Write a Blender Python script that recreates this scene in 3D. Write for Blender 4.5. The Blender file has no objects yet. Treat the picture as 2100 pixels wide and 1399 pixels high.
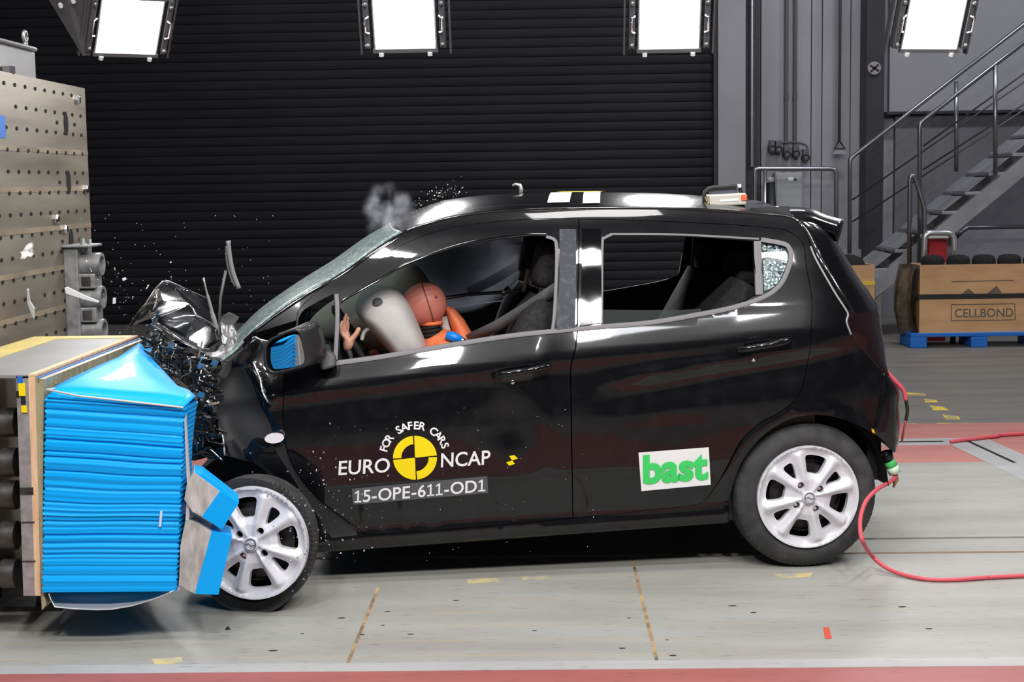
import bpy, bmesh, math, random
import numpy as np
from mathutils import Vector, Matrix
from mathutils.geometry import delaunay_2d_cdt

random.seed(11)
SC = bpy.context.scene
COL = SC.collection

# ------------------------------------------------------------------ camera
IW, IH, FPX = 2100, 1399, 3100.0
CAM_H, CAM_YAW, CAM_ROLL, HORIZON = 1.53, math.radians(1.2), 0.015, 375.0
_p = math.atan((HORIZON - IH / 2) / FPX)
_fw = Vector((-math.sin(CAM_YAW) * math.cos(_p), math.cos(CAM_YAW) * math.cos(_p), math.sin(_p)))
_r0 = Vector((math.cos(CAM_YAW), math.sin(CAM_YAW), 0))
_u0 = _r0.cross(_fw)
_c, _s = math.cos(CAM_ROLL), math.sin(CAM_ROLL)
CR = _c * _r0 - _s * _u0
CU = _s * _r0 + _c * _u0
CC = Vector((0, 0, CAM_H))
cam_data = bpy.data.cameras.new('camera')
cam_data.sensor_width = 36.0
cam_data.lens = 36.0 * FPX / IW
cam = bpy.data.objects.new('camera', cam_data)
COL.objects.link(cam)
cam.matrix_world = Matrix(((CR.x, CU.x, -_fw.x, CC.x), (CR.y, CU.y, -_fw.y, CC.y), (CR.z, CU.z, -_fw.z, CC.z), (0, 0, 0, 1)))
SC.camera = cam

# ------------------------------------------------------------------ world, exposure
SC.view_settings.view_transform = 'Standard'
SC.view_settings.look = 'None'
SC.view_settings.gamma = 1.0
SC.view_settings.exposure = 0.0
world = bpy.data.worlds.new('hall_air')
SC.world = world
world.use_nodes = True
world.node_tree.nodes['Background'].inputs[0].default_value = (0.02, 0.022, 0.026, 1)
world.node_tree.nodes['Background'].inputs[1].default_value = 1.0
try:
    SC.cycles.max_bounces = 8
    SC.cycles.diffuse_bounces = 3
    SC.cycles.glossy_bounces = 4
    SC.cycles.volume_bounces = 3
    SC.cycles.sample_clamp_indirect = 6.0
    SC.cycles.use_denoising = True
    SC.cycles.caustics_reflective = False
    SC.cycles.caustics_refractive = False
except Exception:
    pass


def area_light(name, loc, target, sx, sy, power, col=(1, 0.98, 0.96), spread=180):
    d = bpy.data.lights.new(name, 'AREA')
    d.shape = 'RECTANGLE'
    d.size, d.size_y = sx, sy
    d.energy = power
    d.color = col
    d.spread = math.radians(spread)
    o = bpy.data.objects.new(name, d)
    COL.objects.link(o)
    o.location = loc
    o.rotation_euler = (Vector(target) - Vector(loc)).to_track_quat('-Z', 'Y').to_euler()
    return o


# overhead lamp banks of the test hall, hung at 5.6 m over the crash lane
for lx in (-2.4, -0.8, 0.8, 2.4):
    area_light('overhead_light', (lx, 5.0, 5.6), (lx * 0.9, 5.4, 0), 0.9, 0.6, 34)
# two rows of floodlights on the near side of the lane, above and behind the camera
for lx in (-1.6, -0.1, 1.35, 2.8):
    area_light('near_rig_floodlight', (lx, 0.6, 4.9), (lx * 0.7, 5.6, 0.6), 0.34, 0.27, 92)
for lx in (-1.9, -0.4, 1.1, 2.6):
    area_light('near_rig_floodlight', (lx, 2.4, 5.6), (lx * 0.8, 5.8, 0.4), 0.34, 0.27, 46)
area_light('overhead_light', (4.0, 7.4, 5.6), (3.4, 7.6, 0), 0.9, 0.6, 70)  # extra light, added to brighten the right of the lane
# added area lights that brighten the walls by the stairs and far end
for lx, ly in ((3.2, 13.0), (7.0, 13.0), (-2.0, 13.6)):
    area_light('hall_fill_light', (lx, ly, 7.2), (lx, ly + 1.6, 0), 1.4, 0.5, 135 if lx > 0 else 70, (0.90, 0.93, 1.0))
for lx in (-3.0, 3.0):  # added lights for the unseen near end of the hall
    area_light('hall_fill_light', (lx, -2.5, 7.2), (lx, -3.0, 0), 1.6, 0.6, 70, (0.93, 0.95, 1.0))


# ------------------------------------------------------------------ picking points with the survey camera
def ray(x, y):
    return _fw + CR * ((x - IW / 2) / FPX) - CU * ((y - IH / 2) / FPX)


def at_y(x, y, Y):
    d = ray(x, y)
    return CC + d * ((Y - CC.y) / d.y)


def at_x(x, y, X):
    d = ray(x, y)
    return CC + d * ((X - CC.x) / d.x)


def at_z(x, y, Z=0.0):
    d = ray(x, y)
    return CC + d * ((Z - CC.z) / d.z)


CAR_YAW, CAR_PITCH = math.radians(6.5), math.radians(-2.0)    # pushed round and nose down by the impact
_away = Vector((-math.sin(CAR_YAW), math.cos(CAR_YAW), 0))
CAR_O = Vector((1.037, 5.856, 0)) + _away * 0.79
CARM = Matrix.Translation(CAR_O) @ Matrix.Rotation(CAR_YAW, 4, 'Z') @ Matrix.Rotation(CAR_PITCH, 4, 'Y')
CAR_E = CARM.to_euler()
CARI = CARM.inverted()
LO = CARI @ CC


def lray(x, y):
    return CARI.to_3x3() @ ray(x, y)


def in_car(x, y, yl):
    """point of the car's own frame on the lengthwise plane yl"""
    d = lray(x, y)
    return LO + d * ((yl - LO.y) / d.y)


# ------------------------------------------------------------------ objects and tags
def tag(o, label=None, cat=None, group=None, kind=None):
    if label: o['label'] = label
    if cat: o['category'] = cat
    if group: o['group'] = group
    if kind: o['kind'] = kind
    return o


def thing(name, loc=(0, 0, 0), label=None, cat=None, group=None, rz=0.0):
    o = bpy.data.objects.new(name, None)
    COL.objects.link(o)
    o.empty_display_size = 0.1
    o.location = loc
    o.rotation_euler = rz if not isinstance(rz, float) else (0, 0, rz)
    return tag(o, label, cat, group)


def link(name, me, parent=None):
    o = bpy.data.objects.new(name, me)
    COL.objects.link(o)
    if parent is not None: o.parent = parent
    return o


class MB:
    """collects geometry of one mesh"""
    def __init__(s):
        s.v, s.f, s.m, s.sharp = [], [], [], False

    def add(s, vs, fs, mi=0):
        b = len(s.v)
        s.v += [Vector(v) for v in vs]
        for f in fs:
            s.f.append([i + b for i in f]); s.m.append(mi)
        return b

    def box(s, lo, hi, mi=0, mat=None):
        x0, y0, z0 = lo; x1, y1, z1 = hi
        vs = [(x0, y0, z0), (x1, y0, z0), (x1, y1, z0), (x0, y1, z0), (x0, y0, z1), (x1, y0, z1), (x1, y1, z1), (x0, y1, z1)]
        if mat is not None: vs = [mat @ Vector(v) for v in vs]
        s.add(vs, [(0, 3, 2, 1), (4, 5, 6, 7), (0, 1, 5, 4), (1, 2, 6, 5), (2, 3, 7, 6), (3, 0, 4, 7)], mi)
        return s

    def prism(s, poly, ext, mi=0):
        """poly: loop of 3D points, ext: vector"""
        n = len(poly); ext = Vector(ext)
        vs = [Vector(p) for p in poly] + [Vector(p) + ext for p in poly]
        fs = [tuple(range(n))[::-1], tuple(range(n, 2 * n))] + [(i, (i + 1) % n, n + (i + 1) % n, n + i) for i in range(n)]
        s.add(vs, fs, mi)
        return s

    def tube(s, pts, r, n=10, mi=0, cap=True):
        pts = [Vector(p) for p in pts]
        rs = r if isinstance(r, (list, tuple)) else [r] * len(pts)
        rings = []; up = None
        for i, p in enumerate(pts):
            if i == 0: t = pts[1] - pts[0]
            elif i == len(pts) - 1: t = pts[-1] - pts[-2]
            else: t = (pts[i + 1] - p).normalized() + (p - pts[i - 1]).normalized()
            t.normalize()
            if up is None:
                up = t.orthogonal().normalized()
            up = (up - t * up.dot(t))
            if up.length < 1e-6: up = t.orthogonal()
            up.normalize()
            q = t.cross(up)
            rings.append([p + (up * math.cos(a) + q * math.sin(a)) * rs[i] for a in [2 * math.pi * k / n for k in range(n)]])
        vs = [v for rg in rings for v in rg]
        fs = []
        for i in range(len(pts) - 1):
            for k in range(n):
                fs.append((i * n + k, i * n + (k + 1) % n, (i + 1) * n + (k + 1) % n, (i + 1) * n + k))
        if cap:
            fs.append(tuple(range(n))[::-1]); fs.append(tuple(range((len(pts) - 1) * n, len(pts) * n)))
        s.add(vs, fs, mi)
        return s

    def lathe(s, prof, n=32, mi=0, M=None, closed=False):
        """prof: (radius, axial y) pairs turned round the y axis"""
        vs = []; m = len(prof)
        for k in range(n):
            a = 2 * math.pi * k / n
            for r, y in prof:
                v = Vector((r * math.cos(a), y, r * math.sin(a)))
                vs.append(M @ v if M is not None else v)
        fs = []
        for k in range(n):
            k2 = (k + 1) % n
            for i in range(m if closed else m - 1):
                j = (i + 1) % m
                fs.append((k * m + i, k * m + j, k2 * m + j, k2 * m + i))
        s.add(vs, fs, mi)
        return s

    def build(s, name, mats, parent=None, smooth=False, angle=None, bevel=None):
        me = bpy.data.meshes.new(name)
        me.from_pydata([tuple(v) for v in s.v], [], s.f)
        for mt in (mats if isinstance(mats, (list, tuple)) else [mats]): me.materials.append(mt)
        me.polygons.foreach_set('material_index', s.m)
        bm = bmesh.new(); bm.from_mesh(me)
        bmesh.ops.recalc_face_normals(bm, faces=bm.faces)
        if smooth or angle:
            for f in bm.faces: f.smooth = True
            if angle:
                ca = math.radians(angle)
                for e in bm.edges:
                    if len(e.link_faces) == 2 and e.calc_face_angle(0) > ca: e.smooth = False
        bm.to_mesh(me); bm.free()
        o = link(name, me, parent)
        if bevel:
            b = o.modifiers.new('bevel', 'BEVEL'); b.width = bevel; b.segments = 2; b.limit_method = 'ANGLE'
        return o


def crv(pts, n=8):
    """Catmull-Rom through the points"""
    if len(pts) < 3: return [tuple(p) for p in pts]
    P = [np.array(p, float) for p in pts]
    P = [2 * P[0] - P[1]] + P + [2 * P[-1] - P[-2]]
    out = []
    for i in range(1, len(P) - 2):
        a, b, c, d = P[i - 1], P[i], P[i + 1], P[i + 2]
        for k in range(n):
            t = k / n
            out.append(tuple(0.5 * ((2 * b) + (c - a) * t + (2 * a - 5 * b + 4 * c - d) * t * t + (3 * b - a - 3 * c + d) * t ** 3)))
    out.append(tuple(P[-2]))
    return out


def loop_of(*segs):
    """joins curve pieces into one closed outline"""
    out = []
    for sg in segs:
        for p in sg:
            if not out or (abs(out[-1][0] - p[0]) + abs(out[-1][1] - p[1])) > 1e-6: out.append(tuple(p))
    if abs(out[0][0] - out[-1][0]) + abs(out[0][1] - out[-1][1]) < 1e-6: out.pop()
    return out


def inside(p, poly):
    x, y = p; c = False; n = len(poly); j = n - 1
    for i in range(n):
        xi, yi = poly[i]; xj, yj = poly[j]
        if (yi > y) != (yj > y) and x < (xj - xi) * (y - yi) / (yj - yi) + xi: c = not c
        j = i
    return c


def resample(poly, step):
    out = []; n = len(poly)
    for i in range(n):
        a, b = poly[i], poly[(i + 1) % n]
        L = math.hypot(b[0] - a[0], b[1] - a[1]); k = max(1, int(math.ceil(L / step)))
        for q in range(k):
            t = q / k
            out.append((a[0] + (b[0] - a[0]) * t, a[1] + (b[1] - a[1]) * t))
    return out


def fill2d(outline, holes=(), step=0.04):
    """triangulates a 2D outline with holes on an even grid; returns points, triangles, boundary edges"""
    loops = [resample(outline, step)] + [resample(h, step) for h in holes]
    pts, edges = [], []
    for lp in loops:
        b = len(pts); pts += lp
        edges += [(b + i, b + (i + 1) % len(lp)) for i in range(len(lp))]
    bp = np.array(pts)
    x0, y0 = bp.min(0); x1, y1 = bp.max(0)
    yy = y0 + step / 2; row = 0
    while yy < y1:
        xx = x0 + step / 2 + (step / 2 if row % 2 else 0)
        while xx < x1:
            if inside((xx, yy), loops[0]) and not any(inside((xx, yy), h) for h in loops[1:]):
                if np.min((bp[:, 0] - xx) ** 2 + (bp[:, 1] - yy) ** 2) > (step * 0.55) ** 2: pts.append((xx, yy))
            xx += step
        yy += step * 0.87; row += 1
    r = delaunay_2d_cdt([Vector(p) for p in pts], edges, [], 0, 1e-7)
    V2, F = r[0], r[2]
    tris = []
    for f in F:
        c = (sum(V2[i].x for i in f) / len(f), sum(V2[i].y for i in f) / len(f))
        if inside(c, loops[0]) and not any(inside(c, h) for h in loops[1:]): tris.append(list(f))
    cnt = {}
    for f in tris:
        for i in range(len(f)):
            e = (f[i], f[(i + 1) % len(f)]); k = (min(e), max(e))
            cnt.setdefault(k, []).append(e)
    bnd = [v[0] for v in cnt.values() if len(v) == 1]
    return [(v.x, v.y) for v in V2], tris, bnd


def sheet(name, outline, holes, fmap, fback, mats, parent=None, step=0.04, mirror=False, disp=None):
    """a curved panel: front faces from fmap(u,w), inner lining from fback(u,w), closed round the rim"""
    P, T, B = fill2d(outline, holes, step)
    n = len(P)
    vs = [fmap(*p) for p in P] + [fback(*p) for p in P]
    fs = [list(t) for t in T] + [[i + n for i in t][::-1] for t in T]
    mi = [0] * len(T) + [1] * len(T)
    for a, b in B:
        fs.append([b, a, a + n, b + n]); mi.append(0)
    if mirror:
        vs = [Vector((v.x, -v.y, v.z)) for v in vs]; fs = [f[::-1] for f in fs]
    me = bpy.data.meshes.new(name)
    me.from_pydata([tuple(v) for v in vs], [], fs)
    for mt in mats: me.materials.append(mt)
    me.polygons.foreach_set('material_index', mi)
    bm = bmesh.new(); bm.from_mesh(me)
    bmesh.ops.recalc_face_normals(bm, faces=bm.faces)
    for f in bm.faces: f.smooth = True
    bm.verts.ensure_lookup_table()
    bs = {(min(a, b), max(a, b)) for a, b in B} | {(min(a, b) + n, max(a, b) + n) for a, b in B}
    for e in bm.edges:
        k = (min(e.verts[0].index, e.verts[1].index), max(e.verts[0].index, e.verts[1].index))
        if k in bs: e.smooth = False
    bm.to_mesh(me); bm.free()
    # exact normals of the curved surface, so that reflections stay clean
    e = 2e-3; nn = []
    for p in P:
        a = fmap(p[0] + e, p[1]) - fmap(p[0] - e, p[1]); b = fmap(p[0], p[1] + e) - fmap(p[0], p[1] - e)
        q = a.cross(b).normalized()
        if mirror: q.y = -q.y
        nn.append(q)
    ln = []
    for pl in me.polygons:
        vi = [me.loops[l].vertex_index for l in pl.loop_indices]
        if all(v < n for v in vi) or all(v >= n for v in vi):
            for v in vi:
                q = nn[v % n]
                ln.append(q if q.dot(pl.normal) > 0 else -q)
        else:
            ln += [pl.normal.copy()] * len(vi)
    me.normals_split_custom_set([tuple(v) for v in ln])
    return link(name, me, parent)


def loft(rows, closed=False):
    """grid of 3D points -> verts, faces"""
    m = len(rows[0]); vs = [v for r in rows for v in r]; fs = []
    for i in range(len(rows) - 1):
        for j in range(m if closed else m - 1):
            k = (j + 1) % m
            fs.append((i * m + j, i * m + k, (i + 1) * m + k, (i + 1) * m + j))
    return vs, fs


def skinned(name, nodes, edges, mat, parent=None, sub=2, root=0):
    """one continuous figure grown round a skeleton; nodes = (co, radius or (rx, ry))"""
    me = bpy.data.meshes.new(name)
    me.from_pydata([tuple(n[0]) for n in nodes], edges, [])
    me.materials.append(mat)
    o = link(name, me, parent)
    o.modifiers.new('skin', 'SKIN')
    if not me.skin_vertices:
        bm = bmesh.new(); bm.from_mesh(me); bm.verts.layers.skin.verify(); bm.to_mesh(me); bm.free()
    for i, n in enumerate(nodes):
        sv = me.skin_vertices[0].data[i]
        r = n[1]
        sv.radius = (r, r) if not isinstance(r, tuple) else r
        sv.use_root = (i == root)
    o.modifiers['skin'].use_smooth_shade = True
    s = o.modifiers.new('subd', 'SUBSURF'); s.levels = sub; s.render_levels = sub
    return o


def copy_tree(o, parent=None):
    c = o.copy(); COL.objects.link(c); c.parent = parent
    for ch in list(o.children): copy_tree(ch, c)
    return c


# ------------------------------------------------------------------ materials
def mat(name, col, rough=0.5, metal=0.0, coat=0.0, spec=0.5, emit=None, es=0.0, alpha=1.0, trans=0.0):
    m = bpy.data.materials.new(name); m.use_nodes = True
    b = m.node_tree.nodes['Principled BSDF']
    b.inputs['Base Color'].default_value = (*col, 1)
    b.inputs['Roughness'].default_value = rough
    b.inputs['Metallic'].default_value = metal
    b.inputs['Coat Weight'].default_value = coat
    b.inputs['Coat Roughness'].default_value = 0.03
    b.inputs['Specular IOR Level'].default_value = spec
    b.inputs['Alpha'].default_value = alpha
    b.inputs['Transmission Weight'].default_value = trans
    if emit:
        b.inputs['Emission Color'].default_value = (*emit, 1)
        b.inputs['Emission Strength'].default_value = es
    return m


def nd(m, t, **kw):
    n = m.node_tree.nodes.new(t)
    for k, v in kw.items():
        if k.startswith('i_'):
            key = k[2:]
            n.inputs[int(key) if key.isdigit() else key.replace('_', ' ')].default_value = v
        else: setattr(n, k, v)
    return n


def lk(m, a, b):
    m.node_tree.links.new(a, b)


def noisy(m, c1, c2, scale=5.0, stretch=(1, 1, 1), lo=0.35, hi=0.65, bump=0.0, detail=6.0, rough=None):
    """breaks a material's colour up with noise in object space"""
    b = m.node_tree.nodes['Principled BSDF']
    tc = nd(m, 'ShaderNodeTexCoord'); mp = nd(m, 'ShaderNodeMapping'); mp.inputs['Scale'].default_value = stretch
    lk(m, tc.outputs['Object'], mp.inputs[0])
    nz = nd(m, 'ShaderNodeTexNoise'); nz.inputs['Scale'].default_value = scale; nz.inputs['Detail'].default_value = detail
    lk(m, mp.outputs[0], nz.inputs['Vector'])
    rp = nd(m, 'ShaderNodeValToRGB')
    rp.color_ramp.elements[0].position = lo; rp.color_ramp.elements[0].color = (*c1, 1)
    rp.color_ramp.elements[1].position = hi; rp.color_ramp.elements[1].color = (*c2, 1)
    lk(m, nz.outputs['Fac'], rp.inputs[0]); lk(m, rp.outputs[0], b.inputs['Base Color'])
    if rough:
        mr = nd(m, 'ShaderNodeMapRange'); mr.inputs[3].default_value = rough[0]; mr.inputs[4].default_value = rough[1]
        lk(m, nz.outputs['Fac'], mr.inputs[0]); lk(m, mr.outputs[0], b.inputs['Roughness'])
    if bump:
        bp = nd(m, 'ShaderNodeBump'); bp.inputs['Strength'].default_value = bump; bp.inputs['Distance'].default_value = 0.01
        lk(m, nz.outputs['Fac'], bp.inputs['Height']); lk(m, bp.outputs[0], b.inputs['Normal'])
    return m


PAINT = mat('black_car_paint', (0.006, 0.006, 0.008), 0.25, 0.0, 0.85, 0.1)
noisy(PAINT, (0.0035, 0.0038, 0.005), (0.008, 0.0085, 0.011), 16, lo=0.5, hi=0.8)
PIANO = mat('black_gloss_trim', (0.004, 0.004, 0.005), 0.08, 0, 1.0)
TRIM = mat('dark_interior_trim', (0.012, 0.012, 0.013), 0.7)
TRIM2 = mat('grey_interior_trim', (0.10, 0.10, 0.105), 0.6)
SEATM = noisy(mat('dark_seat_fabric', (0.02, 0.02, 0.022), 0.9), (0.012, 0.012, 0.013), (0.03, 0.03, 0.032), 60)
RUBBER = noisy(mat('tyre_rubber', (0.03, 0.03, 0.032), 0.75), (0.022, 0.022, 0.024), (0.05, 0.05, 0.052), 14)
RUBSEAL = mat('grey_rubber_seal', (0.16, 0.155, 0.165), 0.55)
SILVER = mat('silver_wheel_paint', (0.66, 0.66, 0.71), 0.4, 0.05, 0.3)
CHROME = mat('bright_metal', (0.75, 0.75, 0.76), 0.18, 1.0)
STEEL = noisy(mat('dull_steel', (0.35, 0.35, 0.36), 0.45, 0.8), (0.27, 0.27, 0.28), (0.45, 0.45, 0.46), 20)
DARKSTEEL = noisy(mat('dark_steel', (0.05, 0.05, 0.05), 0.5, 0.6), (0.03, 0.03, 0.03), (0.10, 0.095, 0.09), 18)
BLACKHOLE = mat('dark_recess', (0.004, 0.004, 0.004), 0.9)
WHITE = mat('white_vinyl', (0.85, 0.85, 0.86), 0.5)
YELLOW = mat('yellow_vinyl', (0.93, 0.72, 0.0), 0.5)
BLACKV = mat('black_vinyl', (0.012, 0.012, 0.012), 0.5)
GREYV = mat('grey_tape', (0.085, 0.09, 0.10), 0.5)
GREEN = mat('green_vinyl', (0.05, 0.66, 0.14), 0.5)
BLUE = mat('blue_foil', (0.0, 0.40, 0.98), 0.45, 0.0, 0.08, 0.25)
BLUE2 = mat('blue_plastic', (0.01, 0.16, 0.62), 0.5)
ALU = noisy(mat('crushed_aluminium', (0.5, 0.5, 0.5), 0.5, 0.1), (0.36, 0.36, 0.35), (0.60, 0.60, 0.58), 40, (1, 1, 0.35))
WOOD = noisy(mat('plywood_edge', (0.75, 0.50, 0.30), 0.7), (0.66, 0.42, 0.24), (0.82, 0.58, 0.37), 6, (8, 8, 1))
# ------------------------------------------------------------------ hall shell
def floor_material(name, c1, c2, plank=None, gap=None, stain=None):
    m = mat(name, c1, 0.55)
    b = m.node_tree.nodes['Principled BSDF']
    tc = nd(m, 'ShaderNodeTexCoord')
    mp = nd(m, 'ShaderNodeMapping'); mp.inputs['Scale'].default_value = (0.5, 2.2, 1)
    lk(m, tc.outputs['Object'], mp.inputs[0])
    n1 = nd(m, 'ShaderNodeTexNoise'); n1.inputs['Scale'].default_value = 2.2; n1.inputs['Detail'].default_value = 8
    lk(m, mp.outputs[0], n1.inputs['Vector'])
    rp = nd(m, 'ShaderNodeValToRGB')
    rp.color_ramp.elements[0].position = 0.32; rp.color_ramp.elements[0].color = (*c2, 1)
    rp.color_ramp.elements[1].position = 0.62; rp.color_ramp.elements[1].color = (*c1, 1)
    lk(m, n1.outputs['Fac'], rp.inputs[0])
    out = rp.outputs[0]
    n2 = nd(m, 'ShaderNodeTexNoise'); n2.inputs['Scale'].default_value = 38; n2.inputs['Detail'].default_value = 4
    mp2 = nd(m, 'ShaderNodeMapping'); mp2.inputs['Scale'].default_value = (0.35, 1.4, 1)
    lk(m, tc.outputs['Object'], mp2.inputs[0]); lk(m, mp2.outputs[0], n2.inputs['Vector'])
    r2 = nd(m, 'ShaderNodeValToRGB')
    r2.color_ramp.elements[0].position = 0.24; r2.color_ramp.elements[0].color = (0.45, 0.44, 0.42, 1)
    r2.color_ramp.elements[1].position = 0.42; r2.color_ramp.elements[1].color = (1, 1, 1, 1)
    lk(m, n2.outputs['Fac'], r2.inputs[0])
    mx = nd(m, 'ShaderNodeMix', data_type='RGBA', blend_type='MULTIPLY'); mx.inputs[0].default_value = 0.55
    lk(m, out, mx.inputs[6]); lk(m, r2.outputs[0], mx.inputs[7])
    out = mx.outputs[2]
    if plank:
        # seams along the lane: thin tan lines at even spacing
        sp = nd(m, 'ShaderNodeSeparateXYZ'); lk(m, tc.outputs['Object'], sp.inputs[0])
        a = nd(m, 'ShaderNodeMath', operation='DIVIDE'); lk(m, sp.outputs['Y'], a.inputs[0]); a.inputs[1].default_value = plank
        fr = nd(m, 'ShaderNodeMath', operation='FRACT'); lk(m, a.outputs[0], fr.inputs[0])
        lt = nd(m, 'ShaderNodeMath', operation='LESS_THAN'); lk(m, fr.outputs[0], lt.inputs[0]); lt.inputs[1].default_value = 0.035
        n3 = nd(m, 'ShaderNodeTexNoise'); n3.inputs['Scale'].default_value = 1.3; lk(m, tc.outputs['Object'], n3.inputs['Vector'])
        mu = nd(m, 'ShaderNodeMath', operation='MULTIPLY'); lk(m, lt.outputs[0], mu.inputs[0]); lk(m, n3.outputs['Fac'], mu.inputs[1])
        m3 = nd(m, 'ShaderNodeMix', data_type='RGBA'); lk(m, mu.outputs[0], m3.inputs[0]); lk(m, out, m3.inputs[6])
        m3.inputs[7].default_value = (0.50, 0.36, 0.20, 1)
        out = m3.outputs[2]
    lk(m, out, b.inputs['Base Color'])
    bp = nd(m, 'ShaderNodeBump'); bp.inputs['Strength'].default_value = 0.12; bp.inputs['Distance'].default_value = 0.004
    lk(m, n2.outputs['Fac'], bp.inputs['Height']); lk(m, bp.outputs[0], b.inputs['Normal'])
    return m


CONCRETE = floor_material('hall_concrete', (0.205, 0.195, 0.175), (0.15, 0.142, 0.128))
LANE = floor_material('grey_lane_planks', (0.36, 0.36, 0.335), (0.295, 0.293, 0.27), plank=0.165)
REDF = floor_material('red_floor_paint', (0.50, 0.20, 0.175), (0.42, 0.155, 0.135))
REDN = floor_material('near_red_paint', (0.36, 0.115, 0.105), (0.30, 0.092, 0.085))
KERB = floor_material('grey_steel_edge', (0.42, 0.42, 0.42), (0.33, 0.33, 0.33))
YEL = noisy(mat('worn_yellow_paint', (0.7, 0.5, 0.06), 0.6), (0.40, 0.33, 0.16), (0.78, 0.55, 0.05), 9, lo=0.4, hi=0.55)
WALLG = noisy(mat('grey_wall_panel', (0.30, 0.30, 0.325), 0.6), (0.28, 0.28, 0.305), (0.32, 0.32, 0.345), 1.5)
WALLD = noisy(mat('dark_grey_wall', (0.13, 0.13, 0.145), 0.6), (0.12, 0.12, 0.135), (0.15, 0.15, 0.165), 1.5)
DARKCOL = noisy(mat('charcoal_steel', (0.02, 0.021, 0.028), 0.5), (0.017, 0.018, 0.024), (0.026, 0.027, 0.034), 3)
SHUTM = noisy(mat('black_shutter_slat', (0.008, 0.0085, 0.011), 0.6, 0, 0, 0.25), (0.008, 0.0085, 0.0115), (0.013, 0.0135, 0.0165), 2, (0.3, 1, 1))
CEILM = mat('dark_ceiling', (0.06, 0.06, 0.065), 0.8)


def slab(name, x0, x1, y0, y1, z0, z1, m, kind='structure', parent=None):
    o = MB().box((x0, y0, z0), (x1, y1, z1)).build(name, m, parent)
    if kind: o['kind'] = kind
    return o


XL, XR, YF, YB, ZC = -9.0, 11.0, -7.0, 17.2, 7.5
slab('floor', XL, XR, YF, YB, -0.30, -0.012, CONCRETE)
slab('ceiling', XL, XR, YF, YB, ZC, ZC + 0.2, CEILM)
slab('wall_left', XL - 0.2, XL, YF, YB, -0.3, ZC, WALLD)
slab('wall_right', XR, XR + 0.2, YF, YB, -0.3, ZC, WALLG)
slab('wall_front', XL, XR, YF - 0.2, YF, -0.3, ZC, WALLG)
slab('wall_back', XL, XR, YB, YB + 0.2, -0.3, ZC, WALLG)

# crash lane, red strips, grooves: laid flush on the floor slab
LANE_Y0, LANE_Y1 = 4.72, 8.06
lane = MB()
lane.box((XL, LANE_Y0, -0.012), (XR, 6.075, 0.0))
lane.box((XL, 6.105, -0.012), (XR, 6.325, 0.0))
lane.box((XL, 6.355, -0.012), (XR, LANE_Y1, 0.0))
lane.build('trim_1', LANE)['kind'] = 'structure'
groove = MB().box((XL, 6.07, -0.0119), (XR, 6.11, -0.010)).box((XL, 6.32, -0.0119), (XR, 6.36, -0.010))
groove.build('trim_2', BLACKHOLE)['kind'] = 'structure'
slab('trim_3', XL, XR, 4.635, LANE_Y0, -0.012, 0.001, KERB)
slab('trim_4', XL, XR, 3.33, 4.635, -0.012, 0.0, REDN)
# far red strip with the branching cable channel let into it
ch0, ch1 = at_z(1962, 905), at_z(2072, 957)
red = MB()
red.box((XL, 8.06, -0.012), (XR, 8.60, -0.001)).box((XL, 8.82, -0.012), (XR, 9.36, -0.001))
red.box((ch0.x + 0.08, 8.60, -0.012), (XR, 8.82, -0.001))
red.build('trim_5', REDF)['kind'] = 'structure'
ck = MB().box((XL, 8.60, -0.012), (ch0.x + 0.08, 8.82, 0.0))
dv = Vector((ch1.x - ch0.x, ch1.y - ch0.y, 0)).normalized(); nv = Vector((-dv.y, dv.x, 0))
a0 = Vector((ch0.x + 0.06, 8.74, 0)); a1 = a0 + dv * 1.9
ck.prism([a0 - nv * 0.14, a0 + nv * 0.14, a1 + nv * 0.14, a1 - nv * 0.14], (0, 0, 0.0012))
ck.build('trim_6', KERB)['kind'] = 'structure'
cg = MB().box((XL, 8.695, 0.0), (ch0.x + 0.1, 8.725, 0.0006))
cg.prism([a0 - nv * 0.012, a0 + nv * 0.012, a0 + dv * 0.72 + nv * 0.012, a0 + dv * 0.72 - nv * 0.012], (0, 0, 0.0018))
cg.build('trim_7', BLACKHOLE)['kind'] = 'structure'

# butt joints of the lane planks and scuffs
JOINT = noisy(mat('plank_joint', (0.3, 0.2, 0.1), 0.8), (0.07, 0.05, 0.04), (0.55, 0.38, 0.2), 7)
j = MB()
for (xa, ya, xb, yb) in ((781, 1205, 705, 1366), (1308, 1150, 1334, 1356)):
    p, q = at_z(xa, ya), at_z(xb, yb)
    j.box((min(p.x, q.x) - 0.004 if False else (p.x + q.x) / 2 - 0.006, q.y, 0.0), ((p.x + q.x) / 2 + 0.006, p.y, 0.0008))
p, q = at_z(705, 1364), at_z(1334, 1358)
j.box((p.x, p.y - 0.004, 0.0), (q.x, p.y + 0.004, 0.0008))
j.build('trim_8', JOINT)['kind'] = 'structure'


def floor_patch(mb, pts, z=0.0009):
    mb.prism([Vector((v.x, v.y, z)) for v in [at_z(*p) for p in pts]], (0, 0, 0.0004))


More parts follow.
